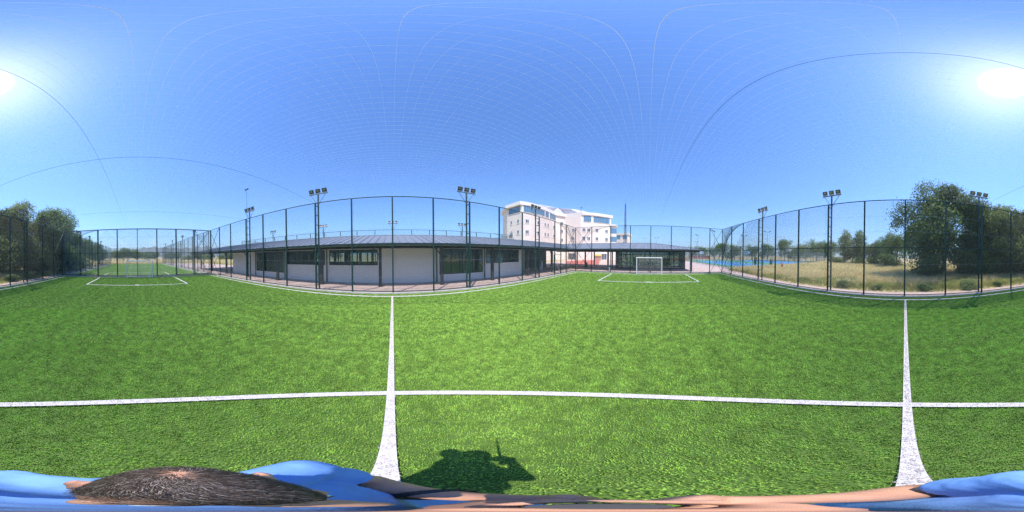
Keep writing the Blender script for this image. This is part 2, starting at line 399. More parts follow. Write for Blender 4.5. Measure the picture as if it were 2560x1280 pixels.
def line_mask(p, grow):
    x, y = p[:, 0], p[:, 1]; h = LW / 2 + grow; ax, ay = np.abs(x), np.abs(y)
    m = (np.abs(x - HLX) < h) & (ay < TY)
    m |= np.abs(np.hypot(x - CC[0], y - CC[1]) - CR) < h
    m |= (np.abs(ay - TY) < h) & (ax < GX + .05)
    m |= (np.abs(ax - GX) < h) & (ay < TY + .05)
    m |= (np.abs(ax - BOXX) < h) & (ay < BOXY + .05)
    m |= (np.abs(ay - BOXY) < h) & (ax > BOXX) & (ax < GX)
    m |= (np.abs(ax - BOXX - .16) < .12) & (ay < .2)
    return m
def zone(r0, r1, st, s):
    g = jitter_grid(PX0 + .06, PX1 - .06, -9.56, 9.56, st); r = np.hypot(g[:, 0], g[:, 1])
    g = g[(r >= r0) & (r < r1)]; return g, np.full(len(g), s)
for zs, rad_, n_, w_, hh in ((((0, 4.2, 0.040, .80), (4.2, 7.5, 0.056, 1.05)), 0.046, 16, 0.0065, .045), (((7.5, 13, 0.088, .9), (13, 60, .135, 1.15)), 0.085, 26, 0.011, .042)):
    gp, gs = [np.concatenate(q) for q in zip(*[zone(*z_) for z_ in zs])]
    keep = ~line_mask(gp, -0.006 if rad_ < .05 else .02)
    gp, gs = gp[keep], gs[keep] * npr.uniform(0.8, 1.2, keep.sum())
    protos = [tuft_mesh('turf_sprig', n_, hh, rad_ if rad_ < .05 else .044, w_, M['turf_blade'], 0.5, s) if rad_ < .05 else tuft_mesh('turf_sprig', n_, rad_, hh, w_, M['turf_blade'], 0.6, s) for s in (1, 2, 3, 4)]
    scatter('turf_blades', np.column_stack([gp, np.zeros(len(gp))]), gs, protos, M['turf_blade'])
g = jitter_grid(-7, 7, -9.2, 9.2, 0.03)
g = g[line_mask(g, -0.012) & (np.hypot(g[:, 0], g[:, 1]) < 9.2) & (np.abs(np.abs(g[:, 1]) - TY) > .06)]
protos = [tuft_mesh('line_sprig', 12, 0.024, 0.018, 0.0075, M['white_blade'], 0.9, s) for s in (5, 6)]
scatter('line_fibres', np.column_stack([g, np.full(len(g), LZ - 0.006)]), npr.uniform(0.8, 1.2, len(g)), protos, M['white_blade'])

g = jitter_grid(-61.4, -20.8, -9.56, 9.56, .22)
k = ~((np.abs(np.abs(g[:, 1]) - TY) < .06) | np.isin(np.round(g[:, 0] * 0), [1]))
for lx in (-21.6, -25.5, -40.4, -55.2, -60.4): k &= np.abs(g[:, 0] - lx) > .07
g = g[k]
scatter('neighbouring_blades', np.column_stack([g, np.zeros(len(g))]), npr.uniform(2.0, 3.0, len(g)), [tuft_mesh('turf_sprig', 16, 0.045, 0.020, 0.0065, M['turf_blade'], 0.9, s) for s in (1, 2)], M['turf_blade'])
# ------------------------------------------------------------------ fences
FH = 6.0
PW = 0.085
POSTM = MB().box(-PW / 2, PW / 2, -PW / 2, PW / 2, 0, FH).mesh('post'); POSTM.materials.append(M['steel'])
def lattice(m, L, z0, z1, cell=0.05, d=0.0042, gap=()):
    """diagonal wires of a chain link panel in the local x/z plane"""
    p = cell * math.sqrt(2); Hh = z1 - z0
    for sgn in (1, -1):
        k = -int(Hh / p) - 1
        while k * p < L:
            xs = k * p
            if sgn == 1: xa, za, xb, zb = xs, z0, xs + Hh, z1
            else: xa, za, xb, zb = xs + Hh, z0, xs, z1
            dx = xb - xa
            if xa < 0: za = za + (0 - xa) / dx * (zb - za); xa = 0
            if xb < 0: zb = za + (0 - xa) / (xb - xa) * (zb - za) if xb != xa else zb; xb = 0
            if xa > L: za = zb + (xa - L) / (xa - xb) * (za - zb) if xa != xb else za; za = za; xa = L
            if xb > L: zb = za + (L - xa) / (xb - xa) * (zb - za) if xb != xa else zb; xb = L
            if abs(xb - xa) > 0.02:
                y = 0.003 * sgn
                v = Vector((xb - xa, 0, zb - za)).normalized(); nx, nz = -v.z * d / 2, v.x * d / 2
                m.add([(xa + nx, y - d / 2, za + nz), (xa - nx, y - d / 2, za - nz), (xa, y + d / 2, za),
                       (xb + nx, y - d / 2, zb + nz), (xb - nx, y - d / 2, zb - nz), (xb, y + d / 2, zb)],
                      [(0, 1, 4, 3), (1, 2, 5, 4), (2, 0, 3, 5)])
            k += 1
    return m
def fence(p0, p1, inward, posts, label, wmat=None, braces=(), mid=True, cell=0.05, wd=0.0030, h=FH, wires=(1, 2, 4, 5), rail=0.05, group=None):
    """p0->p1 on the ground; posts are distances from p0; the mesh hangs on the outer face"""
    a, b = Vector((*p0, 0)), Vector((*p1, 0)); L = (b - a).length; ang = math.atan2(b.y - a.y, b.x - a.x)
    f = empty('chain_link_fence', a, ang, label, 'fence', group)
    s = -1 if inward > 0 else 1                    # which local side is outside
    for t in posts:
        if h == FH: inst('post', POSTM, f, (t, 0, 0))
        else: MB().box(t - .035, t + .035, -.035, .035, 0, h).build('post', M['steel'], f)
    segs = sorted(set([0.0, L] + list(posts)))
    MB().box(-.04, L + .04, -rail / 2, rail / 2, h, h + rail).build('top_rail', M['steel'], f)
    yo = s * (PW / 2 + rail / 2 + 0.002)
    if mid: MB().box(-.02, L + .02, yo - rail / 2, yo + rail / 2, h / 2 - rail / 2, h / 2 + rail / 2).build('middle_rail', M['steel'], f)
    MB().box(-.02, L + .02, yo - .022, yo + .022, 0.10, 0.145).build('bottom_rail', M['steel'], f)
    ym = yo + s * (rail / 2 + 0.012)
    for z in wires:
        MB().bar((0, ym, z), (L, ym, z), 0.007, n=4).build('tension_wire', M['galv'], f)
    lm = lattice(MB(), L, 0.09, h, cell, wd)
    lm.v = [(x, y + ym + s * 0.009, z) for x, y, z in lm.v]
    lm.build('chain_link_mesh', wmat or M['mesh'], f, kind='stuff')
    for t0, t1 in braces:
        for z0, z1 in ((0.05, h / 2), (h / 2, h)):
            yb = -s * (PW / 2 + 0.022)
            MB().bar((t0, yb, z0), (t1, yb, z1), 0.036).build('brace', M['steel'], f)
            MB().bar((t0, yb - s * .037, z1), (t1, yb - s * .037, z0), 0.036).build('brace', M['steel'], f)
    return f
FX0, FX1, FY = -20.15, 20.3, 9.8
lampx = (-12.3, -5.0, 5.0, 12.3)
postx = [-20.15, -17.55, -15.05, -9.97, -7.47, -2.5, 0, 2.5, 7.5, 9.98, 15.05, 17.65, 20.3]
gate = [16.35]
fence((FX0, FY), (FX1, FY), -1, [x - FX0 for x in postx + gate], 'tall dark green chain link fence between turf and low clubhouse with ladder masts', wd=.0030,
      braces=[(FX0 - FX0, 2.6), (17.65 - FX0, 20.3 - FX0)])
fence((FX0, -FY), (FX1, -FY), 1, [x - FX0 for x in postx], 'tall dark green chain link fence between turf and dry grass below trees', wmat=M['mesh_shaded'], wd=.0064,
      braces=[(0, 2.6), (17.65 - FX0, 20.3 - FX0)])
endy = [-7.35, -4.95, -2.45, 0.08, 2.55, 5.05, 7.5]
fence((FX1, -FY), (FX1, FY), 1, [y + FY for y in (-7.95, -5.35, -2.8, -0.22, 2.32, 4.85, 7.42)], 'tall chain link fence behind the goal facing the glass pavilion',
      braces=[(0.0, 1.85), (17.22, 19.6)])
fence((-20.25, FY), (-20.25, -FY), 1, [FY - y for y in endy], 'tall chain link fence behind the goal facing the neighbouring pitch',
      braces=[(0.05, 2.3), (17.15, 19.55)])
# the neighbouring pitch
fence((-20.66, FY), (-20.66, -FY), -1, [0.0] + [FY - y for y in endy] + [19.6], 'end fence of neighbouring pitch, back to back with the nearer end fence',
      braces=[(0.05, 2.3), (17.15, 19.55)])
nx = [1.7 + 2.52 * i for i in range(17)]
fence((-62, FY), (-20.7, FY), -1, [0.0] + nx, 'side fence of neighbouring pitch beside the pink paving', cell=0.06, wd=0.0036)
fence((-62, -FY), (-20.7, -FY), 1, [0.0] + nx, 'side fence of neighbouring pitch running along the trees', cell=0.06, wd=0.0036)
fence((-62, FY), (-62, -FY), 1, [2.5 * i for i in range(1, 8)], 'farthest end fence of neighbouring pitch before scrub and trees', cell=0.08, wd=0.006, braces=[(0, 2.5), (17.5, 19.6)])
# the pitch behind the clubhouse
px3 = [-31.65, -29.2, -26.9, -23.7, -18.49, -15.9, -13.17, -7.92, -5.3, -2.6, 2.79, 5.5, 8.17, 13.47, 16.3, 18.94, 21.4]
fence((-31.65, 23.9), (22, 23.9), 1, [x + 31.65 for x in px3], 'fence top showing above the clubhouse roof', cell=0.08, wd=0.006)
fence((-31.65, 44), (22, 44), -1, [2.7 * i for i in range(20)], 'farther fence of the pitch behind the clubhouse', cell=0.14, wd=0.008)
fence((-31.65, 23.9), (-31.65, 44), -1, [2.5 * i for i in range(1, 8)], 'end fence of the rear pitch above the roof tip', cell=0.12, wd=0.007)
fence((22, 23.9), (22, 44), 1, [2.5 * i for i in range(1, 8)], 'end fence of the rear pitch beside the satellite dish', cell=0.12, wd=0.007)

# floodlight ladder masts
LAMP = {}
def make_mast():
    """local +y points away from the pitch; origin at the inner leg"""
    t = empty('floodlight_mast')
    D = 0.47
    MB().box(-.045, .045, -.045, .045, 0, FH + .05).build('leg', M['steel'], t)
    MB().box(-.045, .045, D - .045, D + .045, 0, 6.86).build('leg', M['steel'], t)
    rm = MB().box(-.02, .02, .045, D - .045, -.02, .02).mesh('rung'); rm.materials.append(M['steel'])
    for i in range(9): inst('rung', rm, t, (0, 0, 0.35 + i * 0.69))
    MB().box(-.72, .72, D - .03, D + .03, 6.86, 6.92).build('crossbar', M['steel_worn'], t)
    for s in (-1, 1): MB().bar((s * .58, D, 6.86), (s * .05, D, 6.08), 0.032).build('brace', M['steel_worn'], t)
    hm = MB(); hm.box(-.17, .17, -.045, .045, -.145, .145)
    for k in range(7): hm.box(-.15 + k * .045, -.135 + k * .045, .045, .085, -.12, .12)
    hm = hm.mesh('lamp_head'); hm.materials.append(M['black'])
    lm = MB().box(-.105, .105, -.052, -.0455, -.06, .10).mesh('lens'); lm.materials.append(M['lens'])
    bm_ = MB().box(-.19, .19, -.02, .05, -.2, -.16).box(-.19, -.173, -.02, .02, -.2, .0).box(.173, .19, -.02, .02, -.2, 0).mesh('bracket'); bm_.materials.append(M['white_paint'])
    for k in (-1, 0, 1):
        h = inst('lamp_head', hm, t, (k * .50, D - .05, 7.13), (R(28), 0, 0))
        inst('lens', lm, h); inst('bracket', bm_, h)
    return t
mast0 = make_mast()
masts = []
spots = []
for x in lampx:
    spots.append((x, FY, 0)); spots.append((x, -FY, math.pi))
lab = {(-12.3, 1): 'ladder floodlight mast by the blank wall at the clubhouse end farther from the white building',
       (-5.0, 1): 'ladder floodlight mast before the long clubhouse window band',
       (5.0, 1): 'ladder floodlight mast before the deep clubhouse window beside the blank wall',
       (12.3, 1): 'ladder floodlight mast standing in front of the white building corner',
       (-12.3, -1): 'ladder floodlight mast against the pale tree crowns near the neighbouring pitch',
       (-5.0, -1): 'ladder floodlight mast against the large dark trees',
       (5.0, -1): 'ladder floodlight mast standing before the open dry grass',
       (12.3, -1): 'ladder floodlight mast nearest the blue tennis courts'}
first = [True]
def put_mast(x, y, rz, label, group):
    t = mast0 if first[0] else copy_tree(mast0)
    first[0] = False
    t.location = (x, y, 0); t.rotation_euler = (0, 0, rz)
    tag(t, label, 'floodlight', group); return t
for x, y, rz in spots: put_mast(x, y, rz, lab[(x, 1 if y > 0 else -1)], 'ladder floodlight masts around the pitch')
for i, x in enumerate((-57.5, -46.0, -35.4, -27.6)):
    put_mast(x, FY, 0, ['farthest mast along the neighbouring pitch beside the paving', 'second farthest mast along the neighbouring pitch beside the paving',
             'third farthest mast along the neighbouring pitch beside the paving', 'nearest mast along the neighbouring pitch beside the paving'][i], 'ladder floodlight masts of the neighbouring pitch')
for i, x in enumerate((-46.0, -34.5, -27.0)):
    put_mast(x, -FY, math.pi, ['farthest ladder mast of the neighbouring pitch below the trees', 'middle ladder mast of the neighbouring pitch below the trees',
             'nearest ladder mast of the neighbouring pitch below the trees'][i], 'ladder floodlight masts of the neighbouring pitch')
for i, x in enumerate((-21.1, -10.6, 0.05, 10.65)):
    put_mast(x, 23.9, math.pi, ['floodlight rising over the roof nearest its hipped tip', 'floodlight rising over the roof behind the long window band',
             'floodlight rising over the roof above the blank wall', 'floodlight rising over the roof nearest the satellite dish'][i], 'floodlights of the pitch behind the clubhouse')

# net over the pitch and its cables
nm = MB()
NZ = 6.03; d = 0.0026; stp = 0.18
def sag(x, y): return 0
def cord(a, b, w):
    a, b = Vector(a), Vector(b); dd = (b - a).normalized(); s = dd.cross(Vector((0, 0, 1))).normalized() * w / 2; u = Vector((0, 0, w / 2))
    nm.add([a + s - u * .6, a - s - u * .6, a + u, b + s - u * .6, b - s - u * .6, b + u], [(0, 1, 4, 3), (1, 2, 5, 4), (2, 0, 3, 5)])
y = -9.72
while y < 9.75:
    z = NZ + rng.uniform(-.012, .012); cord((FX0, y, z), (FX1, y, z), d); y += stp
x = FX0 + .05
while x < FX1:
    z = NZ + 0.012 + rng.uniform(-.012, .012); cord((x, -9.8, z), (x, 9.8, z), d * .5); x += stp
on = nm.build('overhead_net', M['net'])
tag(on, 'fine white square-mesh net stretched flat over the whole pitch', 'net')
def cable(name, pts, r, label):
    m = MB().tube(pts, r, 5); return tag(m.build(name, M['cable']), label, 'cable', 'cables under the overhead net')
cable('net_cable', [(FX0, -1.2, 5.97), (-10, -1.16, 5.965), (0, -1.15, 5.96), (10, -1.12, 5.965), (FX1, -1.1, 5.97)], 0.0035, 'long dark cable under the net running from goal to goal')
cable('net_cable', [(-5, -9.8, 5.98), (-5.0, 0, 5.94), (-5, 9.8, 5.98)], 0.005, 'dark cross cable under the net nearer the middle of the pitch')
cable('net_cable', [(-12.3, -9.8, 5.98), (-12.3, 0, 5.94), (-12.3, 9.8, 5.98)], 0.005, 'dark cross cable under the net nearer the neighbouring pitch')

# goals
def make_goal():
    t = empty('football_goal')
    for s in (-1, 1): MB().bar((0, s * 1.5, 0), (0, s * 1.5, 2.0), 0.12, n=12).build('goal_post', M['white_paint'], t, smooth=False)
    MB().bar((0, -1.545, 2.0), (0, 1.56, 2.0), 0.12, n=12).build('crossbar', M['white_paint'], t)
    MB().bar((0.72, -1.5, 0.045), (0.72, 1.5, 0.045), 0.05, n=6).build('ground_bar', M['white_paint'], t)
    for s in (-1, 1):
        MB().bar((0, s * 1.5, 0.045), (0.72, s * 1.5, 0.045), 0.05, n=6).build('ground_bar', M['white_paint'], t)
        MB().bar((0, s * 1.5, 1.97), (0.38, s * 1.5, 1.9), 0.035, n=6).build('stay', M['white_paint'], t)
    n_ = MB(); w = 0.006
    def nbar(a, b): n_.bar(a, b, w, n=3)
    def back(v, y):     # v 0..1 from the bar down to the ground; loose cloth
        return Vector((0.38 + 0.34 * v + 0.07 * math.sin(y * 2.3 + v * 3) * (1 - v) * 2 * v, y, 1.9 - 1.85 * v - 0.10 * math.cos(y * 2.1) * 4 * v * (1 - v) * (0.5 + 0.5 * math.sin(y * 3))))
    ny, nv = 26, 17
    for i in range(ny + 1):
        yy = -1.5 + 3.0 * i / ny
        pr = [back(j / nv, yy) for j in range(nv + 1)]
        for a, b in zip(pr[:-1], pr[1:]): nbar(a, b)
        nbar((0, yy, 1.98), pr[0])
    for j in range(nv + 1):
        pr = [back(j / nv, -1.5 + 3.0 * i / ny) for i in range(ny + 1)]
        for a, b in zip(pr[:-1], pr[1:]): nbar(a, b)
    for s in (-1, 1):
        for j in range(1, 16): 
            z = j * 0.12; nbar((0.02, s * 1.5, z), (0.70 - .18 * z, s * 1.5, z))
        for j in range(1, 6): nbar((j * .11, s * 1.5, 0.03), (j * .11, s * 1.5, 1.88))
    n_.build('goal_net', M['net'], t, kind='stuff')
    return t
g1 = make_goal(); g1.location = (19.42, -0.05, 0); tag(g1, 'white goal with sagging net in front of the glass pavilion', 'goal', 'white football goals')
g2 = copy_tree(g1); g2.location = (-19.3, 0.33, 0); g2.rotation_euler = (0, 0, math.pi); tag(g2, 'white goal in front of the neighbouring pitch', 'goal', 'white football goals')

# ------------------------------------------------------------------ clubhouse
club = empty('clubhouse', (0, 12, 0), 0, 'long low white clubhouse with dark window bands and grey metal roof', 'clubhouse')
def cb(m, name, mat, **k):
    m.v = [(x, y - 12, z) for x, y, z in m.v]
    return m.build(name, mat, club, **k)
WY, WT = 13.45, 0.2
EAVE, RIDGE = 3.17, 4.3
EY, RY = 11.1, 16.5
slope = (RIDGE - EAVE) / (RY - EY)
wins = [(-14.95, -10.62, 0.6, 2.86, 4), (-10.3, -5.95, 1.5, 2.84, 5), (-5.55, -1.25, 1.5, 2.84, 5), (3.95, 8.3, 0.62, 2.86, 4), (8.62, 13.12, 1.46, 2.86, 4)]
wx0, wx1 = -20.1, 13.72
w = MB(); xs = wx0
for a, b, z0, z1, n in wins:
    w.box(xs, a, WY, WY + WT, 0, 3.02); w.box(a, b, WY, WY + WT, 0, z0); w.box(a, b, WY, WY + WT, z1, 3.02); xs = b
w.box(xs, wx1, WY, WY + WT, 0, 3.02)
cb(w, 'front_wall', M['stucco'])
BY = 19.5
w = MB(); xs = wx0
for a, b in ((-14.6, -13.6), (-10.2, -8.9), (-8.6, -7.4), (-7.1, -6.0), (-5.2, -4.1), (-3.8, -2.6), (-2.3, -1.2), (4.2, 5.2), (5.6, 6.3)):
    w.box(xs, a, BY, BY + WT, 0, 3.02); w.box(a, b, BY, BY + WT, 0, 1.55); w.box(a, b, BY, BY + WT, 2.62, 3.02); xs = b
w.box(xs, 16.8, BY, BY + WT, 0, 3.02)
cb(w, 'rear_wall', M['interior'])
cb(MB().box(wx0 , wx0 + WT, WY + WT, BY, 0, 3.02), 'end_wall', M['stucco'])
cb(MB().box(wx1 - WT, wx1, WY + WT, BY, 0, 3.02), 'end_wall', M['stucco'])
cb(MB().box(0.9, 1.1, WY + WT, BY, 0, 3.02), 'inner_wall', M['interior'])
cb(MB().box(-12.2, -12.0, WY + WT, BY, 0, 3.02), 'inner_wall', M['interior'])
cb(MB().box(wx0 + WT, wx1 - WT, WY + WT, BY, -.02, 0.02), 'inner_floor', M['floor_in'])
cb(MB().box(-9.5, -7, 16, 16.8, 0.02, 0.95), 'counter', M['interior'])
for a, b, z0, z1, n in wins:
    f = MB(); y0, y1 = WY + 0.03, WY + 0.10
    f.box(a, b, y0, y1, z0, z0 + .09); f.box(a, b, y0, y1, z1 - .1, z1); f.box(a, a + .07, y0, y1, z0 + .09, z1 - .1); f.box(b - .07, b, y0, y1, z0 + .09, z1 - .1)
    for i in range(1, n):
        x = a + (b - a) * i / n; f.box(x - .05, x + .05, y0, y1, z0 + .09, z1 - .1)
    fo = cb(f, 'window', M['frame'])
    for i in range(n):
        xa, xb = a + (b - a) * i / n, a + (b - a) * (i + 1) / n
        p = MB().box(xa + .052, xb - .052, WY + .055, WY + .075, z0 + .092, z1 - .102)
        p.v = [(x, y - 12, z) for x, y, z in p.v]; p.build('pane', M['glass'], fo)
for x in (-15.03, -10.45, -5.75, 3.7, 8.46):
    cb(MB().bar((x, WY - .07, 0.0), (x, WY - .07, 3.0), 0.1, n=8), 'drainpipe', M['gutter'])
# recess at the end of the long wing
cb(MB().box(wx1, 22.6, 16.6, 16.8, 0, 3.02), 'recess_wall', M['stucco'])
for a, b in ((14.6, 15.5), (15.9, 16.8)):
    d_ = cb(MB().box(a, b, 16.52, 16.6, 0, 2.45), 'door', M['frame'])
    p = MB().box(a + .14, b - .14, 16.50, 16.519, 1.1, 2.3); p.v = [(x, y - 12, z) for x, y, z in p.v]; p.build('pane', M['dark_glass'], d_)
cb(MB().box(17.4, 22.6, 16.45, 16.598, 0, 2.95), 'dark_panel', M['frame'])  # big dark panel over the far stretch of the recess wall
cb(MB().box(18.1, 18.4, 14.0, 14.25, 0, 1.35), 'bin_stand', M['trim_pale'])
# columns
COLM = MB().box(-.11, .11, -.11, .11, 0, 3.02).mesh('column'); COLM.materials.append(M['column'])
SHOE = MB().box(-.15, .15, -.15, .15, 0, .06).mesh('column_foot'); SHOE.materials.append(M['column'])
BRK = MB().bar((0.1, 0, 2.35), (.65, 0, 2.98), .07).mesh('bracket'); BRK.materials.append(M['column'])
cols = [(-28.9, 12.05), (-24.35, 12.05)] + [(-19.68 + 4.685 * i, 12.05) for i in range(9)]
cols += [(22.95, 5.86), (22.95, -0.2), (22.95, -6.14), (33.1, 11.5), (33.4, 15.7), (28.0, 11.5), (28.2, 6.44), (33.0, 6.4), (31.0, -6.5), (-28.9, 20.9), (-24.35, 20.9)]
for x, y in cols:
    c = inst('column', COLM, club, (x, y - 12, 0)); inst('column_foot', SHOE, c)
    if abs(y - 12.05) < .1 and x < 20:
        inst('bracket', BRK, c, (0, 0, 0), (0, 0, math.pi))
    if (x, y) == (22.95, -6.14): inst('bracket', BRK, c, (0, 0, 0), (0, 0, -math.pi / 2))
# roof
X0, XV, XR = -32.0, 22.4, 28.0          # hip corner, valley corner, ridge of the cross wing
RY0, RYR = -7.7, -0.9
def zmain(y): return EAVE + (y - EY) * slope
sl2 = (zmain(RY) - EAVE) / (XR - XV)
pw = 0.56
def panel_mesh(poly, zf, seam):
    m = MB(); n = len(poly)
    top = [(x, y, zf(x, y) + .02) for x, y in poly]; bot = [(x, y, zf(x, y)) for x, y in poly]
    m.add(bot + top, [tuple(range(n - 1, -1, -1)), tuple(range(n, 2 * n))] + [(i, (i + 1) % n, n + (i + 1) % n, n + i) for i in range(n)])
    (xa, ya), (xb, yb) = seam
    if math.hypot(xb - xa, yb - ya) > .15:
        m.bar((xa, ya, zf(xa, ya) + .04), (xb, yb, zf(xb, yb) + .04), .035, .05)
    return m
shared = {}
i = 0; x = X0
while x < XR - 0.02:
    xa, xb = x, min(x + pw, XR)
    def lo(q): return EY if q <= XV else EY + (q - XV) * (RY - EY) / (XR - XV)
    def hi(q): return RY if q >= X0 + 5.4 else EY + (q - X0) * (RY - EY) / 5.4
    la, lb, ha, hb = lo(xa), lo(xb), hi(xa), hi(xb)
    zf = lambda px_, py_: zmain(py_)
    poly = [(xa, la), (xb - .006, lb), (xb - .006, hb), (xa, ha)]
    if ha - la < 1e-3: poly = [(xa, la), (xb - .006, lb), (xb - .006, hb)]
    elif hb - lb < 1e-3: poly = [(xa, la), (xb - .006, lb), (xa, ha)]
    if la == lb == EY and ha == hb == RY and xb - xa > pw - 1e-6:
        if 'm' not in shared:
            mm = panel_mesh([(px_ - xa, py_ - 12) for px_, py_ in poly], lambda a_, b_: zmain(b_ + 12), ((0.02, EY - 12), (0.02, RY - 12))).mesh('roof_panel'); mm.materials.append(M['roofmetal']); shared['m'] = mm
        inst('roof_panel', shared['m'], club, (xa, 0, 0))
    else:
        m = panel_mesh(poly, zf, ((xa + .02, la), (xa + .02, ha))); cb(m, 'roof_panel', M['roofmetal'])
    x += pw
y = RY0
while y < RY - .02:
    ya, yb = y, min(y + pw, RY)
    def lo2(q): return XV if q <= EY else XV + (q - EY) * (XR - XV) / (RY - EY)
    def hi2(q): return XR if q >= RYR else XV + (q - RY0) * (XR - XV) / (RYR - RY0)
    la, lb, ha, hb = lo2(ya), lo2(yb), hi2(ya), hi2(yb)
    poly = [(la, ya), (ha, ya), (hb, yb - .006), (lb, yb - .006)]
    if ha - la < 1e-3: poly = [(la, ya), (hb, yb - .006), (lb, yb - .006)]
    elif hb - lb < 1e-3: poly = [(la, ya), (ha, ya), (lb, yb - .006)]
    m = panel_mesh(poly, lambda a_, b_: EAVE + (a_ - XV) * sl2, ((la, ya + .02), (ha, ya + .02))); cb(m, 'roof_panel', M['roofmetal'])
    y += pw
rr_ = MB()
rr_.add([(X0, 21.9, EAVE), (34, 21.9, EAVE), (XR, RY, RIDGE), (X0 + 5.4, RY, RIDGE)], [(0, 1, 2, 3)])
rr_.add([(X0, EY, EAVE), (X0, 21.9, EAVE), (X0 + 5.4, RY, RIDGE)], [(0, 2, 1)])
rr_.add([(34, 21.9, EAVE), (34, RY0, EAVE), (XR, RYR, RIDGE), (XR, RY, RIDGE)], [(0, 1, 2, 3)])
rr_.add([(34, RY0, EAVE), (XV, RY0, EAVE), (XR, RYR, RIDGE)], [(0, 1, 2)])
cb(rr_, 'rear_roof', M['roofmetal'])
cb(MB().bar((X0 + 5.4, RY, RIDGE + .03), (XR, RY, RIDGE + .03), .22, .07).bar((XR, RY, RIDGE + .03), (XR, RYR, RIDGE + .03), .22, .07).bar((XR, RYR, RIDGE + .03), (XV, RY0, EAVE + .03), .18, .06).bar((X0, EY, EAVE + .03), (X0 + 5.4, RY, RIDGE + .03), .18, .06), 'ridge_cap', M['roofmetal'])
cb(MB().box(X0 - .05, XV - .12, EY - .11, EY, EAVE - .13, EAVE - .0).box(XV - .12, XV - .01, RY0 - .05, EY, EAVE - .13, EAVE), 'gutter', M['gutter'])
cb(MB().box(X0, XV - .02, EY, EY + .03, EAVE - .18, EAVE - .135).box(XV, XV + .03, RY0, EY, EAVE - .18, EAVE - .135), 'eave_trim', M['trim_pale'])
cb(MB().box(X0 + .1, 34, EY + .05, 21.8, 3.02, 3.06).box(XV + .05, 33.9, RY0 + .1, EY + .049, 3.02, 3.06), 'soffit', M['soffit'])
for q in ((X0 + .2, XV + .4, 11.95, 12.15), (22.85, 23.05, RY0 + .3, 11.9), (33.0, 33.2, RY0 + .3, 21)): cb(MB().box(*q, 2.84, 3.018), 'eave_beam', M['column'])
# glass pavilion under the cross wing
gx0, gx1, gy0, gy1 = 26.6, 32.2, -6.0, 5.45
fr = MB()
for yy in np.linspace(gy0, gy1, 13):
    for xx in (gx0, gx1): fr.box(xx - .05, xx + .05, yy - .05, yy + .05, 0, 3.0)
for xx in np.linspace(gx0 + .9, gx1 - .9, 5):
    for yy in (gy0, gy1): fr.box(xx - .05, xx + .05, yy - .05, yy + .05, 0, 3.0)
for z in (0.08, 1.0, 2.35, 2.93):
    for xx in (gx0, gx1): fr.box(xx - .04, xx + .04, gy0 + .05, gy1 - .05, z - .05, z + .05)
    for yy in (gy0, gy1): fr.box(gx0 + .05, gx1 - .05, yy - .04, yy + .04, z - .05, z + .05)
cb(fr, 'glazing_frame', M['frame'])
for k, (yy0, yy1) in enumerate(zip(np.linspace(gy0, gy1, 13)[:-1], np.linspace(gy0, gy1, 13)[1:])):
    for xx in (gx0, gx1): cb(MB().box(xx - .008, xx + .008, yy0 + .055, yy1 - .055, .14, 2.87), 'pane', M['glass'])
for yy in (gy0, gy1): cb(MB().box(gx0 + .06, gx1 - .06, yy - .008, yy + .008, .14, 2.87), 'pane', M['glass'])
cb(MB().box(gx0, gx1, gy0, gy1, -.02, .012), 'inner_floor', M['floor_in'])
cb(MB().box(24.4, 24.5, -6.45, -6.3, 0, 2.9), 'corner_panel', M['white_frame']); cb(MB().box(32.3, 32.4, -6.35, -6.2, 0, 2.9), 'corner_panel', M['white_frame'])
cb(MB().box(28.6, 29.4, -1.2, 1.6, .012, 1.0), 'counter', M['interior'])
cb(MB().box(30.2, 30.6, 1.8, 3.0, .012, 1.9), 'cupboard', M['interior']); cb(MB().box(30.2, 30.6, -3.8, -2.6, .012, 1.7), 'cupboard', M['interior'])
for yy in (2.6, 3.9, -1.9, -3.4):
    cb(MB().box(27.6, 28.4, yy - .4, yy + .4, .70, .75).bar((28, yy, .012), (28, yy, .7), .08), 'table', M['white_frame'])

# things standing round the clubhouse
dish = empty('satellite_dish', (15.0, 16.4, 4.30), R(-35), 'grey satellite dish standing on the clubhouse ridge before the white building', 'satellite dish')
dm = MB(); ringn, rad = 20, 0.62
prev = None
vsx = [(0, 0, 0)]; fsx = []
for k in range(1, 6):
    r = rad * k / 5
    for j in range(ringn):
        a = 2 * math.pi * j / ringn; vsx.append((r * math.cos(a), r * math.sin(a), 0.28 * (r / rad) ** 2))
for j in range(ringn): fsx.append((0, 1 + j, 1 + (j + 1) % ringn))
for k in range(4):
    for j in range(ringn):
        a, b = 1 + k * ringn + j, 1 + k * ringn + (j + 1) % ringn; fsx.append((a, a + ringn, b + ringn, b))
dm.add(vsx, fsx)
do = dm.build('reflector', M['dish'], dish, smooth=True); do.location = (-.15, 0, .66); do.rotation_euler = (R(-12), R(-72), 0)
for a_, b_ in (((0.1, .35, 0), (-.1, .1, .62)), ((.1, -.35, 0), (-.1, -.1, .62)), ((.5, 0, -.02), (-.05, 0, .8))): MB().bar(a_, b_, .05).build('stand_leg', M['white_paint'], dish)
MB().bar((-.35, 0, .2), (-.85, 0, .72), .03).box(-.92, -.8, -.05, .05, .68, .78).build('feed_arm', M['galv'], dish)

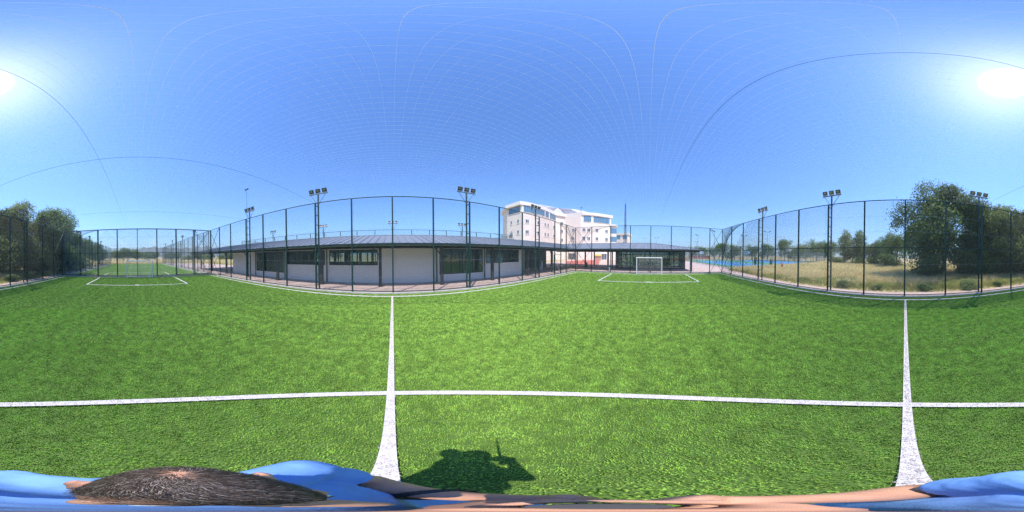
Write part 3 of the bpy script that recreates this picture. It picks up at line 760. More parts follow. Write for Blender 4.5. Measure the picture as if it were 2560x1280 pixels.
bol = empty('bollard', (21.15, 5.2, 0), 0, 'short grey post with domed cap behind the end fence', 'bollard')
MB().bar((0, 0, 0), (0, 0, .62), .17, n=12).build('post', M['trim_pale'], bol, smooth=False)
MB().bar((0, 0, .62), (0, 0, .68), .2, n=12, w2=.1).build('cap', M['trim_pale'], bol)
bn = empty('litter_bin', (27.3, 11.0, 0), 0, 'dark round litter bin in the covered passage', 'litter bin')
MB().bar((0, 0, 0), (0, 0, .8), .4, n=12, w2=.46).build('body', M['black'], bn); MB().bar((0, 0, .8), (0, 0, .86), .5, n=12).build('rim', M['column'], bn)
gt = empty('gate_leaf', (16.4, 9.8, 0), 0, 'open chain link gate leaf with pale latch near the clubhouse recess', 'gate')
MB().bar((0.0, .05, .1), (0.25, 1.15, .1), .05).bar((0, .05, 2.3), (.25, 1.15, 2.3), .05).bar((0.02, .06, .075), (.02, .06, 2.325), .05).bar((.25, 1.15, .075), (.25, 1.15, 2.325), .05).build('frame', M['steel'], gt)
MB().bar((.02, .1, .12), (.24, 1.12, 2.28), .03).build('stay', M['galv'], gt)
for z in (.95, 2.0): MB().box(-.1, .1, -.08, -.05, z, z + .05).build('latch', M['white_paint'], gt)

# tall thin mast beside the clubhouse and the lattice tower
tm = empty('lamp_mast', (-27.6, 14.1 + 8.2, 0), 0, 'very tall thin mast with small lamps rising above the clubhouse tip', 'mast')
MB().bar((0, 0, 0), (0, 0, 17.6), .16, n=8, w2=.07).build('pole', M['steel_worn'], tm)
MB().box(-.5, .5, -.06, .06, 17.6, 17.68).build('crossbar', M['steel_worn'], tm)
for s in (-1, 1): MB().box(s * .35 - .17, s * .35 + .17, -.15, .15, 17.7, 17.9).build('lamp_head', M['black'], tm)
lt = empty('lattice_tower', (92, 13.5, 0), 0, 'slim lattice radio tower beside the far white building', 'tower')
Ht = 32.0
for k in range(3):
    a = k * 2.094; MB().bar((1.1 * math.cos(a), 1.1 * math.sin(a), 0), (.3 * math.cos(a), .3 * math.sin(a), Ht), .16).build('leg', M['steel_worn'], lt)
lm = MB()
for i in range(32):
    z0, z1 = Ht * i / 32, Ht * (i + 1) / 32; r0, r1 = 1.1 - .8 * i / 32, 1.1 - .8 * (i + 1) / 32
    for k in range(3):
        a, b = k * 2.094, (k + 1) * 2.094
        lm.bar((r0 * math.cos(a), r0 * math.sin(a), z0), (r1 * math.cos(b), r1 * math.sin(b), z1), .09)
        lm.bar((r0 * math.cos(a), r0 * math.sin(a), z0), (r0 * math.cos(b), r0 * math.sin(b), z0), .08)
lm.build('lattice', M['steel_worn'], lt, kind='stuff')
MB().bar((.5, 0, Ht * .55), (.5, 0, Ht * .62), .5, n=8).build('antenna', M['steel_worn'], lt); MB().bar((-.5, .2, Ht * .78), (-.5, .2, Ht * .84), .35, n=8).build('antenna', M['steel_worn'], lt)
MB().bar((0, 0, Ht - .5), (0, 0, Ht + 2.5), .1).build('antenna', M['steel_worn'], lt)

# ------------------------------------------------------------------ white building
wb = empty('white_building', (45, 36, 0), 0, 'tall cream white building with curved facade and blue top windows', 'building')
def wbm(m, name, mat, parent=None, **k):
    m.v = [(x - 45, y - 36, z) for x, y, z in m.v]; return m.build(name, mat, parent or wb, **k)
FP = [(35.7, 42.2), (35.6, 35.2), (38.8, 34.2), (43.1, 33.7), (48.4, 34.1), (54.6, 34.9), (58.3, 33.3), (57.9, 25.8), (60.6, 22.0), (67.0, 15.9)]
BACK = [(80, 26), (72, 44), (52, 52), (40, 50)]
WZ = 17.9
wbm(MB().prism(FP + BACK, 0, WZ), 'wall', M['stucco_far'])
cen = Vector((58, 36))
def off(p, d): v = (Vector(p) - cen).normalized(); return (p[0] + v.x * d, p[1] + v.y * d)
wbm(MB().prism([off(p, .75) for p in FP] + [off(p, .75) for p in BACK], WZ, WZ + 1.15), 'cornice', M['cornice'])
rp = MB()
ins = [(40, 46.5), (39.5, 38.5), (48, 37.5), (56, 38), (61, 34), (61, 27), (63.5, 23.5), (69, 20), (77, 27), (70, 42), (52, 49.5)]
c3 = (59, 37, WZ + 4.6)
for i in range(len(ins)):
    a, b = ins[i], ins[(i + 1) % len(ins)]
    ma, mb_ = ((a[0] * .55 + c3[0] * .45), (a[1] * .55 + c3[1] * .45), WZ + 3.6), ((b[0] * .55 + c3[0] * .45), (b[1] * .55 + c3[1] * .45), WZ + 3.6)
    rp.add([(*a, WZ + 1.1), (*b, WZ + 1.1), mb_, ma], [(0, 1, 2, 3)]); rp.add([ma, mb_, c3], [(0, 1, 2)])
wbm(rp, 'roof', M['roofwhite'])
wbm(MB().bar((62, 27.5, WZ + 2), (62, 27.5, WZ + 4.6), .12).bar((61.6, 27.5, WZ + 4.2), (62.6, 27.2, WZ + 4.6), .3), 'roof_aerial', M['steel_worn'])
def on_seg(i, s0, s1, z0, z1, name, fmat, pmat, mull=1, bar=None, proud=.06):
    a, b = Vector(FP[i]), Vector(FP[i + 1]); d = (b - a).normalized(); nn = Vector((d.y, -d.x))
    if nn.dot(Vector((0, 0)) - a) < 0: nn = -nn
    def P(t, o): q = a + d * t + nn * o; return (q.x, q.y)
    f = MB(); t = .09
    def bx(ta, tb, za, zb, o0, o1): f.prism([P(ta, o0), P(tb, o0), P(tb, o1), P(ta, o1)], za, zb)
    bx(s0, s1, z0, z0 + t, .003, proud); bx(s0, s1, z1 - t, z1, .003, proud); bx(s0, s0 + t, z0 + t, z1 - t, .003, proud); bx(s1 - t, s1, z0 + t, z1 - t, .003, proud)
    for k in range(1, mull): x = s0 + (s1 - s0) * k / mull; bx(x - t / 2, x + t / 2, z0 + t, z1 - t, .003, proud)
    w_ = wbm(f, name, fmat)
    f = MB(); bx(s0 + t, s1 - t, z0 + t, z1 - t, .004, proud * .5); wbm(f, 'pane', pmat, w_)
    f = MB(); bx(s0 - .12, s1 + .12, z0 - .1, z0, .003, proud + .08); wbm(f, 'sill', M['cornice'], w_)
rows = [(12.1, 13.35), (8.6, 9.85), (5.1, 6.35)]
for z0, z1 in rows:
    for seg, t, wd_ in ((0, 2.2, 1.0), (0, 5.4, 1.05), (1, 1.9, 1.25), (2, 3.3, 1.2), (3, 2.85, 1.15), (3, 4.75, 1.15), (4, 3.9, 1.1)):
        on_seg(seg, t - wd_ / 2, t + wd_ / 2, z0, z1, 'window', M['white_frame'], M['dark_glass'], 2)
for z0, z1 in ((14.2, 15.6), (10.9, 12.3), (7.3, 8.7), (3.9, 5.3)):
    on_seg(5, 1.9, 3.4, z0, z1, 'window', M['white_frame'], M['dark_glass'], 2)
for z0, z1 in ((11.2, 12.6), (7.8, 9.2), (4.4, 5.8)):
    on_seg(6, 3.7, 4.9, z0, z1, 'window', M['white_frame'], M['dark_glass'], 2)
    for seg, t in ((7, 1.3), (7, 3.25), (8, 2.1), (8, 6.6)):
        on_seg(seg, t - .65, t + .65, z0, z1, 'window', M['white_frame'], M['dark_glass'], 2)
for seg, s0, s1, n in ((0, .9, 6.3, 8), (1, .7, 3.3, 4), (2, .0, 4.3, 6), (3, .1, 2.4, 4), (3, 3.0, 5.2, 3), (4, .8, 5.6, 7)):
    on_seg(seg, s0, s1, 15.6, 17.75, 'ribbon_window', M['frame'], M['blue_glass'], n)
for seg, s0, s1, n in ((7, 1.2, 4.2, 3), (8, .6, 8.0, 7)):
    on_seg(seg, s0, s1, 15.2, 17.6, 'ribbon_window', M['frame'], M['blue_glass'], n)
# rounded stair bay behind, blue glazed
bay = MB(); 
arc = [(69.0 + 2.3 * math.cos(a), 16.2 + 2.3 * math.sin(a)) for a in np.linspace(0, 2 * math.pi, 17)[:-1]]
wbm(MB().prism(arc, 0, 14.2), 'stair_bay', M['stucco_far'])
for z0 in (11.2, 7.6, 4.0):
    arc2 = [(69.0 + 2.34 * math.cos(a), 16.2 + 2.34 * math.sin(a)) for a in np.linspace(0, 2 * math.pi, 17)[:-1]]
    wbm(MB().prism(arc2, z0, z0 + 2.2), 'ribbon_window', M['blue_glass'])
wbm(MB().prism([(69.0 + 2.7 * math.cos(a), 16.2 + 2.7 * math.sin(a)) for a in np.linspace(0, 2 * math.pi, 17)[:-1]], 14.2, 15), 'bay_cornice', M['cornice'])
on_seg(8, 4.2, 6.8, 0.0, 2.6, 'door', M['white_frame'], M['dark_glass'], 2)
on_seg(6, 2.0, 5.5, 0.2, 2.6, 'window', M['frame'], M['dark_glass'], 3)

fb = empty('far_building', (142, 26.5, 0), R(-6), 'smaller white block with blue top windows beyond the lattice tower', 'building')
MB().box(0, 14, -8, 8, 0, 19.5).build('wall', M['stucco_far'], fb)
MB().box(-.6, 14.6, -8.6, 8.6, 19.5, 21.2).build('cornice', M['cornice'], fb)
for y0, y1 in ((-7.4, -3.6), (-1.2, 7.4)):
    f = MB().box(-.06, -.003, y0, y1, 15.6, 19.2).build('ribbon_window', M['blue_glass'], fb)
for z in (10.5, 6.5):
    for yy in (-6.6, -4, -.2, 5.5):
        MB().box(-.08, -.003, yy - .8, yy + .8, z, z + 2.2).build('window', M['dark_glass'], fb)
ks = empty('kiosk', (85.0, 26.6, 0), R(25), 'small kiosk with yellow awning by the white building foot', 'kiosk')
MB().box(-1, 1, -1.9, 1.9, 0, 2.6).build('body', M['brick'], ks); MB().box(-1.4, 1.2, -2.2, 2.2, 2.6, 3.6).build('awning', M['yellow_paint'], ks)
# move the kiosk in front of the facade
ks.location = (57.5, 18.6, 0); ks.scale = (.62, .62, .62)

# ------------------------------------------------------------------ tennis courts
tc = [(25.0, -15.7), (72, -15.7), (72, -62), (33, -62)]
tag(MB().sheet(tc, 0.0).build('tennis_surround', M['court_green']), kind='structure')
for nm_, x0, x1, y0, y1 in (('tennis_court', 30.5, 62, -29.5, -18.4), ('tennis_court', 33.5, 66, -56, -37.5)):
    tag(MB().sheet([(x0, y0), (x1, y0), (x1, y1), (x0, y1)], .005).build(nm_, M['court_blue']), kind='structure')
    cl = MB(); xa, xb, ya, yb = x0 + 4, x1 - 4, y0 + .6, y1 - .6
    for q in (ya, yb, ya + 1.4, yb - 1.4): cl.box(xa, xb, q - .03, q + .03, .006, .012)
    for q in (xa, xb, xa + 5.5, xb - 5.5): cl.box(q - .03, q + .03, ya, yb, .0065, .0125)
    tag(cl.build('court_markings', M['line']), kind='structure')
    xm = (x0 + x1) / 2
    tn = empty('tennis_net', (xm, (y0 + y1) / 2, 0), 0, 'low dark net across the nearer blue tennis court' if y1 > -20 else 'low dark net across the farther blue tennis court', 'net')
    hw = (y1 - y0) / 2 - .4
    for s in (-1, 1): MB().bar((0, s * hw, 0), (0, s * hw, 1.07), .08, n=8).build('post', M['white_paint'], tn)
    MB().bar((0, -hw, 1.02), (0, hw, 1.02), .06).build('tape', M['white_paint'], tn)
    nn_ = MB()
    q = -hw
    while q < hw: nn_.bar((0, q, .05), (0, q, 1.0), .012, n=3); q += .12
    for z in np.arange(.1, 1, .12): nn_.bar((0, -hw, z), (0, hw, z), .012, n=3)
    nn_.build('mesh', M['cable'], tn, kind='stuff')
def tfence(p0, p1, label, inward):
    L = math.hypot(p1[0] - p0[0], p1[1] - p0[1]); n = max(2, round(L / 3.0))
    return fence(p0, p1, inward, [L * i / n for i in range(n + 1)], label, h=4.0, cell=.09, wd=.0065, wires=(), rail=.06, group='fences around the tennis courts',
                 braces=[(0, L / n), (L - L / n, L)] if L > 20 else ())
tfence((24.6, -15.5), (72, -15.5), 'four metre fence along the pink paving beside the tennis courts', -1)
tfence((24.6, -15.5), (27.5, -42), 'four metre fence between dry grass and the blue tennis courts', 1)
tfence((27.5, -42), (33, -62), 'four metre tennis fence farthest along the dry grass', 1)
tfence((33, -62), (72, -62), 'dark far fence behind the tennis courts below trees', 1)
tfence((72, -62), (72, -15.5), 'far end fence of the tennis courts before the red court', 1)

def make_pole(hgt, heads):
    t = empty('light_pole')
    MB().bar((0, 0, 0), (0, 0, hgt), .2, n=8, w2=.1).build('pole', M['galv'], t)
    if heads > 1:
        MB().bar((0, -.9, hgt), (0, .9, hgt), .08).build('crossbar', M['galv'], t); MB().bar((0, -.8, hgt - 1.1), (0, .8, hgt - 1.1), .06).build('crossbar', M['galv'], t)
    for k in ([-1, 1] if heads > 1 else [0.35]):
        h = MB().box(-.35, .35, -.5, .5, -.08, .08); o = h.build('lamp_head', M['steel_worn'], t); o.location = (0, k * .9, hgt + .15); o.rotation_euler = (R(25) * (1 if k > 0 else -1), 0, 0)
    return t
pl = [(47.6, -14.7, 8.4, 1, 'single light pole at the end of the pink paving'), (39.0, -16.6, 8.6, 1, 'single light pole by the corner of the nearer tennis court'),
      (50.1, -33.0, 9.7, 2, 'twin headed light pole between the two tennis courts'), (44.9, -39.8, 11.3, 2, 'twin headed light pole before the round tree clump'),
      (40.0, -57, 8.5, 1, 'thin light pole at the far side of the tennis courts'), (95, -28.5, 10.5, 2, 'far twin light pole over the red court'),
      (94, -4.4, 12, 2, 'far twin light pole seen over the pavilion roof'), (118, 3, 14, 2, 'farthest light pole seen over the pavilion ridge')]
for x, y, h, n, lb in pl:
    t = make_pole(h, n); t.location = (x, y, 0); t.rotation_euler = (0, 0, math.atan2(y, x)); tag(t, lb, 'light pole', 'light poles beyond the pitch')
def make_hoop():
    t = empty('basketball_hoop')
    for s in (-.25, .25): MB().bar((0, s, 0), (0, s, 2.9), .1).build('post', M['white_paint'], t)
    MB().bar((0, 0, 2.85), (-1.1, 0, 3.2), .12).build('arm', M['white_paint'], t)
    MB().box(-1.2, -1.14, -.9, .9, 2.8, 3.9).build('backboard', M['white_paint'], t)
    MB().tube([(-1.45 + .23 * math.cos(a), .23 * math.sin(a), 3.0) for a in np.linspace(0, 6.283, 13)], .012, 4).build('rim', M['red_paint'], t)
    return t
for i, (x, y, s, lb) in enumerate(((62, -20.6, 1.0, 'white basketball hoop seen just past the pavilion eave'), (62, -43.0, 1.15, 'white basketball hoop seen above the blue court'))):
    t = make_hoop(); t.location = (x, y, 0); t.rotation_euler = (0, 0, math.atan2(y, x)); t.scale = (s, s, s); tag(t, lb, 'basketball hoop', 'basketball hoops')
hy = empty('fire_hydrant', (18.9, -20.2, 0), 0, 'red hydrant post in the dry grass before the tennis fence', 'hydrant')
MB().bar((0, 0, 0), (0, 0, 1.05), .2, n=10).build('body', M['red_paint'], hy)
MB().bar((0, 0, 1.05), (0, 0, 1.25), .26, n=10, w2=.1).build('cap', M['red_paint'], hy); MB().bar((-.22, 0, .8), (.22, 0, .8), .11, n=8).build('outlet', M['red_paint'], hy)
eb = empty('meter_cabinet', (26.4, -35.6, 0), R(-50), 'small white cabinet by the tennis fence in dry grass', 'cabinet')
MB().box(-.35, .35, -.25, .25, .12, 1.75).build('body', M['white_paint'], eb); MB().box(-.4, .4, -.3, .3, 0, .12).build('plinth', M['kerb'], eb); MB().box(-.42, .42, -.32, .32, 1.75, 1.83).build('lid', M['white_paint'], eb)
st = empty('red_stand', (100, -32, 0), R(-18), 'low red stepped stand beyond the courts', 'stand')
for k in range(3): MB().box(k * 1.6, (k + 1) * 1.6, -7, 7, 0, .7 * (k + 1)).build('step', M['court_red'], st)

# ------------------------------------------------------------------ trees
def leaf_cloud(lobes, nleaf, size, seed, up=0.25):
    r = np.random.default_rng(seed)
    L = np.array(lobes, dtype=float)        # cx cy cz rx ry rz
    vol = (L[:, 3] * L[:, 4] * L[:, 5]) ** (2 / 3); pick = r.choice(len(L), nleaf, p=vol / vol.sum())
    d = r.normal(size=(nleaf, 3)); d /= np.linalg.norm(d, axis=1)[:, None]
    rad = np.clip(r.normal(0.86, 0.20, nleaf), 0.15, 1.28)[:, None]
    # clumps inside each lobe: pull leaves towards random twig ends
    nt = 46; tw = r.normal(size=(len(L), nt, 3)); tw /= np.linalg.norm(tw, axis=2)[:, :, None]; tw *= r.uniform(.62, 1.12, (len(L), nt, 1))
    pos_u = d * rad
    ti = r.integers(0, nt, nleaf); tgt = tw[pick, ti]
    pos_u = np.where(r.random((nleaf, 1)) < .72, tgt + r.normal(0, .15, (nleaf, 3)), pos_u)
    c = L[pick, :3] + pos_u * L[pick, 3:]
    n = pos_u / np.maximum(np.linalg.norm(pos_u, axis=1), .1)[:, None] * .6 + r.normal(0, .7, (nleaf, 3)); n[:, 2] += up
    n /= np.linalg.norm(n, axis=1)[:, None]
    t = np.cross(n, r.normal(size=(nleaf, 3))); t /= np.linalg.norm(t, axis=1)[:, None]; b = np.cross(n, t)
    s = (size * r.uniform(.55, 1.25, nleaf))[:, None]
    v = np.stack([c - t * s * .5, c + b * s * .30, c + t * s * .5, c - b * s * .30], 1).reshape(-1, 3)
    me = bpy.data.meshes.new('crown')
    me.vertices.add(nleaf * 4); me.vertices.foreach_set('co', v.astype(np.float32).ravel())
    me.loops.add(nleaf * 4); me.loops.foreach_set('vertex_index', np.arange(nleaf * 4, dtype=np.int32))
    me.polygons.add(nleaf); me.polygons.foreach_set('loop_start', np.arange(0, nleaf * 4, 4, dtype=np.int32)); me.polygons.foreach_set('loop_total', np.full(nleaf, 4, dtype=np.int32))
    me.update(calc_edges=True); me.validate()
    return me
def trunk_mesh(h, r, lobes, seed):
    rr = random.Random(seed); m = MB()
    pts = [Vector((0, 0, -.1))]; n = 5
    for i in range(1, n + 1): pts.append(Vector((rr.uniform(-.12, .12) * h * .12 * i / n, rr.uniform(-.12, .12) * h * .12 * i / n, h * i / n)))
    for i in range(n):
        ra, rb = r * (1 - .55 * i / n), r * (1 - .55 * (i + 1) / n); m.bar(pts[i], pts[i + 1], 2 * ra, n=8, w2=2 * rb)
    for lb in lobes:
        k = rr.randint(2, n); p0 = pts[k]; p1 = Vector(lb[:3]); mid = p0.lerp(p1, .5) + Vector((0, 0, .06 * h))
        rb = r * .42; m.bar(p0, mid, 2 * rb, n=6, w2=1.3 * rb); m.bar(mid, p1, 1.3 * rb, n=6, w2=.4 * rb)
    return m.mesh('trunk')
def tree_proto(kind, seed):
    rr = random.Random(seed); lobes = []
    if kind == 'broad':
        for i in range(15):
            a = rr.uniform(0, 6.283); q = rr.uniform(.1, .42); z = rr.uniform(.22, .84); rad = rr.uniform(.13, .22) * (1.15 - .45 * z)
            q *= (1.12 - .55 * max(0, z - .5) * 2)
            lobes.append((q * math.cos(a), q * math.sin(a), z, rad * 1.15, rad * 1.15, rad))
        lobes += [(0, 0, .55, .25, .25, .3), (.05, .02, .86, .13, .13, .12)]
    elif kind == 'upright':
        for i in range(9):
            z = .2 + .72 * i / 8; rad = .17 * math.sin(math.pi * min(.95, max(.12, (z - .05)))) + .05
            a = rr.uniform(0, 6.283); lobes.append((.07 * math.cos(a), .07 * math.sin(a), z, rad, rad, .13))
    elif kind == 'round':
        for i in range(11):
            a = rr.uniform(0, 6.283); z = rr.uniform(.3, .8); q = .34 * math.sqrt(max(.05, 1 - ((z - .52) / .42) ** 2)) * rr.uniform(.5, 1)
            rad = rr.uniform(.15, .22); lobes.append((q * math.cos(a), q * math.sin(a), z, rad * 1.1, rad * 1.1, rad))
        lobes.append((0, 0, .5, .28, .28, .3))
    else:   # bush
        for i in range(9):
            a = rr.uniform(0, 6.283); q = rr.uniform(.1, .42); z = rr.uniform(.2, .66); rad = rr.uniform(.16, .28)
            lobes.append((q * math.cos(a), q * math.sin(a), z, rad * 1.2, rad * 1.2, rad))
    return lobes
PROTO = {}
def tree(kind, seed, x, y, h, wscale, mat, label, name='tree', leaves=9000, leaf=.02, group='trees beyond the fences', rz=None):
    key = (kind, seed, leaves, leaf, mat)
    if key not in PROTO:
        lobes = tree_proto(kind, seed)
        cm = leaf_cloud(lobes, leaves, leaf, seed); cm.materials.append(M[mat])
        tmsh = trunk_mesh(.62 if kind != 'bush' else .3, .022 if kind != 'bush' else .012, lobes, seed); tmsh.materials.append(M['bark'])
        PROTO[key] = (cm, tmsh)
    cm, tmsh = PROTO[key]
    t = empty(name, (x, y, 0), rng.uniform(0, 6.28) if rz is None else rz, label, 'tree' if name != 'bush' else 'bush', group)
    t.scale = (h * wscale, h * wscale, h)
    inst('trunk', tmsh, t); inst('crown', cm, t)
    return t
T = tree
T('broad', 21, -5.6, -23.0, 13.8, 1.0, 'leaf_dark', 'largest dark tree with the widest crown, beside open dry grass', leaves=52000, leaf=.020)
T('broad', 22, -12.5, -23.5, 11.8, .95, 'leaf_dark', 'dark broad tree next to the largest tree', leaves=44000, leaf=.0235)
T('round', 23, -3.0, -25.5, 9.6, .8, 'leaf_mid', 'shorter green tree at the sunny edge of the largest tree', leaves=16000, leaf=.028)
T('broad', 24, -15.2, -19.5, 10.6, .95, 'leaf_mid', 'mid green tree behind the ladder mast near the dark trees', leaves=44000, leaf=.0235)
T('upright', 25, -17.2, -25.5, 11.8, 1.0, 'leaf_pale', 'slender pale tree rising between the dark trees', leaves=9000, leaf=.03)
T('broad', 22, -19.0, -17.6, 11.4, .9, 'leaf_pale', 'pale olive tree with feathery top beside the fence', leaves=44000, leaf=.0235)
T('broad', 26, -24.6, -14.6, 11.6, .9, 'leaf_pale', 'pale rounded tree nearest the neighbouring pitch corner', leaves=44000, leaf=.0235)
T('broad', 24, -29.5, -16.5, 10.4, .9, 'leaf_pale', 'pale tree behind the neighbouring pitch corner', leaves=44000, leaf=.0235)
T('broad', 26, -37, -15.6, 9.5, .95, 'leaf_mid', 'green tree along the neighbouring pitch, first after the pale trees', leaves=44000, leaf=.0235)
T('round', 23, -45.5, -15.6, 9.4, .9, 'leaf_pale', 'pale tree half way along the neighbouring pitch', leaves=16000, leaf=.028)
T('round', 27, -54, -15.0, 8.4, 1.0, 'leaf_mid', 'green tree near the far end of the neighbouring pitch', leaves=12000, leaf=.03)
T('round', 23, -62, -14.5, 7.5, 1.1, 'leaf_dark', 'dark tree just past the far end of the neighbouring pitch', leaves=16000, leaf=.028)
T('bush', 31, -10.0, -17.4, 4.1, .62, 'leaf_bright', 'bright green young tree in front of the dark trees', name='bush', leaves=9000, leaf=.05)
T('bush', 32, -2.4, -17.8, 2.6, 1.2, 'leaf_dark', 'dark low bush at the foot of the largest tree', name='bush', leaves=9000, leaf=.05)
T('bush', 32, -8.0, -19.0, 4.2, 1.1, 'leaf_dark', 'dark thicket under the largest trees', name='bush', leaves=9000, leaf=.05)
T('bush', 33, -13.6, -17.0, 4.4, 1.0, 'leaf_dark', 'dark thicket behind the ladder mast', name='bush', leaves=9000, leaf=.05)
T('bush', 33, -18.8, -15.6, 4.6, 1.0, 'leaf_dark', 'dark thicket below the feathery pale tree', name='bush', leaves=9000, leaf=.05)
T('bush', 32, -24.0, -14.3, 4.4, 1.0, 'leaf_dark', 'dark thicket below the rounded pale tree', name='bush', leaves=9000, leaf=.05)
T('bush', 33, -30.5, -14.2, 4.4, 1.1, 'leaf_dark', 'dark thicket along the neighbouring pitch fence', name='bush', leaves=9000, leaf=.05)
T('bush', 32, -39, -14.4, 4.0, 1.3, 'leaf_dark', 'dark thicket farther along the neighbouring pitch fence', name='bush', leaves=9000, leaf=.05)
# the middle distance, beyond the open grass
mid = [('round', 27, 2.0, -40.5, 9.4, .9, 'leaf_mid', 'green tree behind the largest tree across the grass'),
       ('round', 23, 6.6, -46.5, 9.4, .95, 'leaf_dark', 'dark round tree across the open grass'),
       ('upright', 25, 15.3, -52.0, 11.2, 1.0, 'leaf_mid', 'tall green tree across the grass, next to the feathery one'),
       ('upright', 28, 21.4, -55.0, 12.0, .95, 'leaf_pale', 'feathery upright tree standing above the grass edge'),
       ('round', 27, 11.0, -50.5, 7.6, 1.1, 'leaf_dark', 'low dark tree between the tall ones across the grass'),
       ('round', 23, 18.5, -56.0, 7.0, 1.2, 'leaf_dark', 'dark tree filling the gap under the feathery tree'),
       ('round', 27, 33.5, -68.0, 10.6, 1.0, 'leaf_dark', 'dark tree at the end of the tennis fence'),
       ('round', 23, 42.0, -70.0, 12.2, 1.0, 'leaf_mid', 'tall green tree behind the farther tennis court'),
       ('round', 27, 51.5, -68.5, 9.8, 1.2, 'leaf_pale', 'pale green tree behind the farther tennis court'),
       ('broad', 26, 58.5, -64.5, 12.0, .95, 'leaf_mid', 'broad tree clump behind the twin light pole'),
       ('round', 27, 66.0, -59.0, 10.0, 1.0, 'leaf_dark', 'dark tree behind the far corner of the tennis courts'),
       ('round', 23, 75.0, -55.0, 9.6, 1.0, 'leaf_mid', 'green tree beyond the tennis hoop'),
       ('round', 27, 80.0, -46.5, 9.6, .9, 'leaf_mid', 'green tree between the willow and the tennis hoop'),
       ('broad', 26, 86.0, -42.0, 10.0, 1.2, 'leaf_bright', 'yellow green spreading tree past the pitch corner'),
       ('round', 23, 100, -43.0, 8.8, 1.0, 'leaf_dark', 'dark tree just behind the yellow green spreading tree'),
       ('round', 27, 110, -38.0, 9.2, 1.2, 'leaf_mid', 'green tree beyond the red court'),
       ('round', 23, 122, -34.0, 10.2, 1.2, 'leaf_mid', 'far green tree at the end of the red court'),
       ('round', 27, 128, -20.0, 10.4, 1.2, 'leaf_dark', 'far tree showing past the pavilion eave')]
for k, s, x, y, h, w_, mt, lb in mid:
    T(k, s, x, y, h, w_, mt, lb, leaves=12000 if k != 'upright' else 9000, leaf=.03)
for i, (x, y, h, mt, lb) in enumerate(((13.5, -46, 3.2, 'leaf_mid', 'green bush standing in the straw below the tall trees'), (8.5, -44, 2.8, 'leaf_bright', 'bright bush at the far edge of the straw'),
        (20, -48, 3.0, 'leaf_pale', 'pale bush at the far edge of the straw'), (26.5, -56, 3.4, 'leaf_pale', 'pale bush at the end of the tennis fence'), (3.5, -36, 3.6, 'leaf_dark', 'dark bush behind the largest tree'))):
    T('bush', 31 + i % 3, x, y, h, 1.3, mt, lb, name='bush', leaves=9000, leaf=.05)
for i, (x, y, lb) in enumerate(((28.2, -21.6, 'small staked sapling before the blue court'), (25.2, -23.4, 'thin sapling nearer the red hydrant'))):
    T('upright', 25, x, y, 2.4 - .5 * i, .6, 'leaf_dark', lb, name='sapling', leaves=9000, leaf=.03, group='saplings by the tennis fence')
# row beyond the neighbouring pitch and behind the buildings
for i in range(13):
    y = -26 + i * 6.4 + rng.uniform(-1.5, 1.5); x = -96 + rng.uniform(-8, 8)
    T('round', (23, 27)[i % 2], x, y, (8.6 if i < 5 else 6.4) * rng.uniform(.82, 1.12), 1.25, ('leaf_dark', 'leaf_mid', 'leaf_pale')[i % 3],
      ['dark', 'green', 'pale'][i % 3] + ' tree of the scrubby row beyond the neighbouring pitch, number %s from the tall trees' % ['one', 'two', 'three', 'four', 'five', 'six', 'seven', 'eight', 'nine', 'ten', 'eleven', 'twelve', 'thirteen'][i],
      leaves=12000, leaf=.03, group='row of trees beyond the neighbouring pitch')
for i in range(9):
    y = 30 + i * 9 + rng.uniform(-2, 2); x = -92 + i * 7
    T('bush', (31, 32, 33)[i % 3], x, y, 5.2 * rng.uniform(.8, 1.15), 1.6, ('leaf_mid', 'leaf_pale', 'leaf_dark')[i % 3], ['first bush on the field edge from the neighbouring pitch', 'second bush on the field edge from the neighbouring pitch', 'third bush on the field edge from the neighbouring pitch', 'fourth bush on the field edge, before the tall thin mast', 'fifth bush on the field edge past the clubhouse tip', 'sixth bush on the field edge past the clubhouse tip', 'third last bush on the field edge, behind the clubhouse', 'second last bush on the field edge, behind the clubhouse', 'last bush on the field edge, behind the clubhouse'][i], name='bush',
      leaves=9000, leaf=.05, group='bushes on the field edge')

# wild grass
def grass_proto(seed, mat, n=26, hgt=.62, rad=.22, w=.012): return tuft_mesh('grass_sprig', n, rad, hgt, w, M[mat], .75, seed, .25)
def in_zone(g):
    x, y = g[:, 0], g[:, 1]
    k = (y < -11.25 - np.clip((x - 8) / 12, 0, 1) * 1.35)
    edge = 24.2 + (-(y + 15.5)) * .16
    return k & (x < edge)
near = jitter_grid(-34, 30, -22, -11.2, .24); near = near[in_zone(near)]
far = jitter_grid(-62, 40, -60, -22, .55); far = far[in_zone(far)]
rough_ = jitter_grid(-40, 34, -48, -15, 1.1); rough_ = rough_[in_zone(rough_)]
def nz(g, s): return np.sin(g[:, 0] * s + 1.3) * np.cos(g[:, 1] * s * 1.3 + .4) + .6 * np.sin(g[:, 0] * s * 2.3 - g[:, 1] * s * 1.9)
green = (nz(near, .5) + (near[:, 1] + 14.5) * .55 - near[:, 0] * .035 + npr.normal(0, .5, len(near))) > .25
allp = np.concatenate([near[~green], far]); sz = np.concatenate([npr.uniform(.7, 1.35, (~green).sum()), npr.uniform(.9, 1.6, len(far))])
sz *= np.clip((-allp[:, 1] - 10.9) / 1.6, .45, 1)
scatter('dry_grass', np.column_stack([allp, np.full(len(allp), -.012)]), sz, [grass_proto(s, 'straw') for s in (41, 42, 43)], M['straw'])
gz = npr.uniform(.5, 1.15, green.sum()) * np.clip((-near[green][:, 1] - 10.9) / 1.6, .4, 1)
rough_ = rough_[np.sin(rough_[:, 0] * .31 + 2) * np.cos(rough_[:, 1] * .42) + npr.normal(0, .35, len(rough_)) > .25]
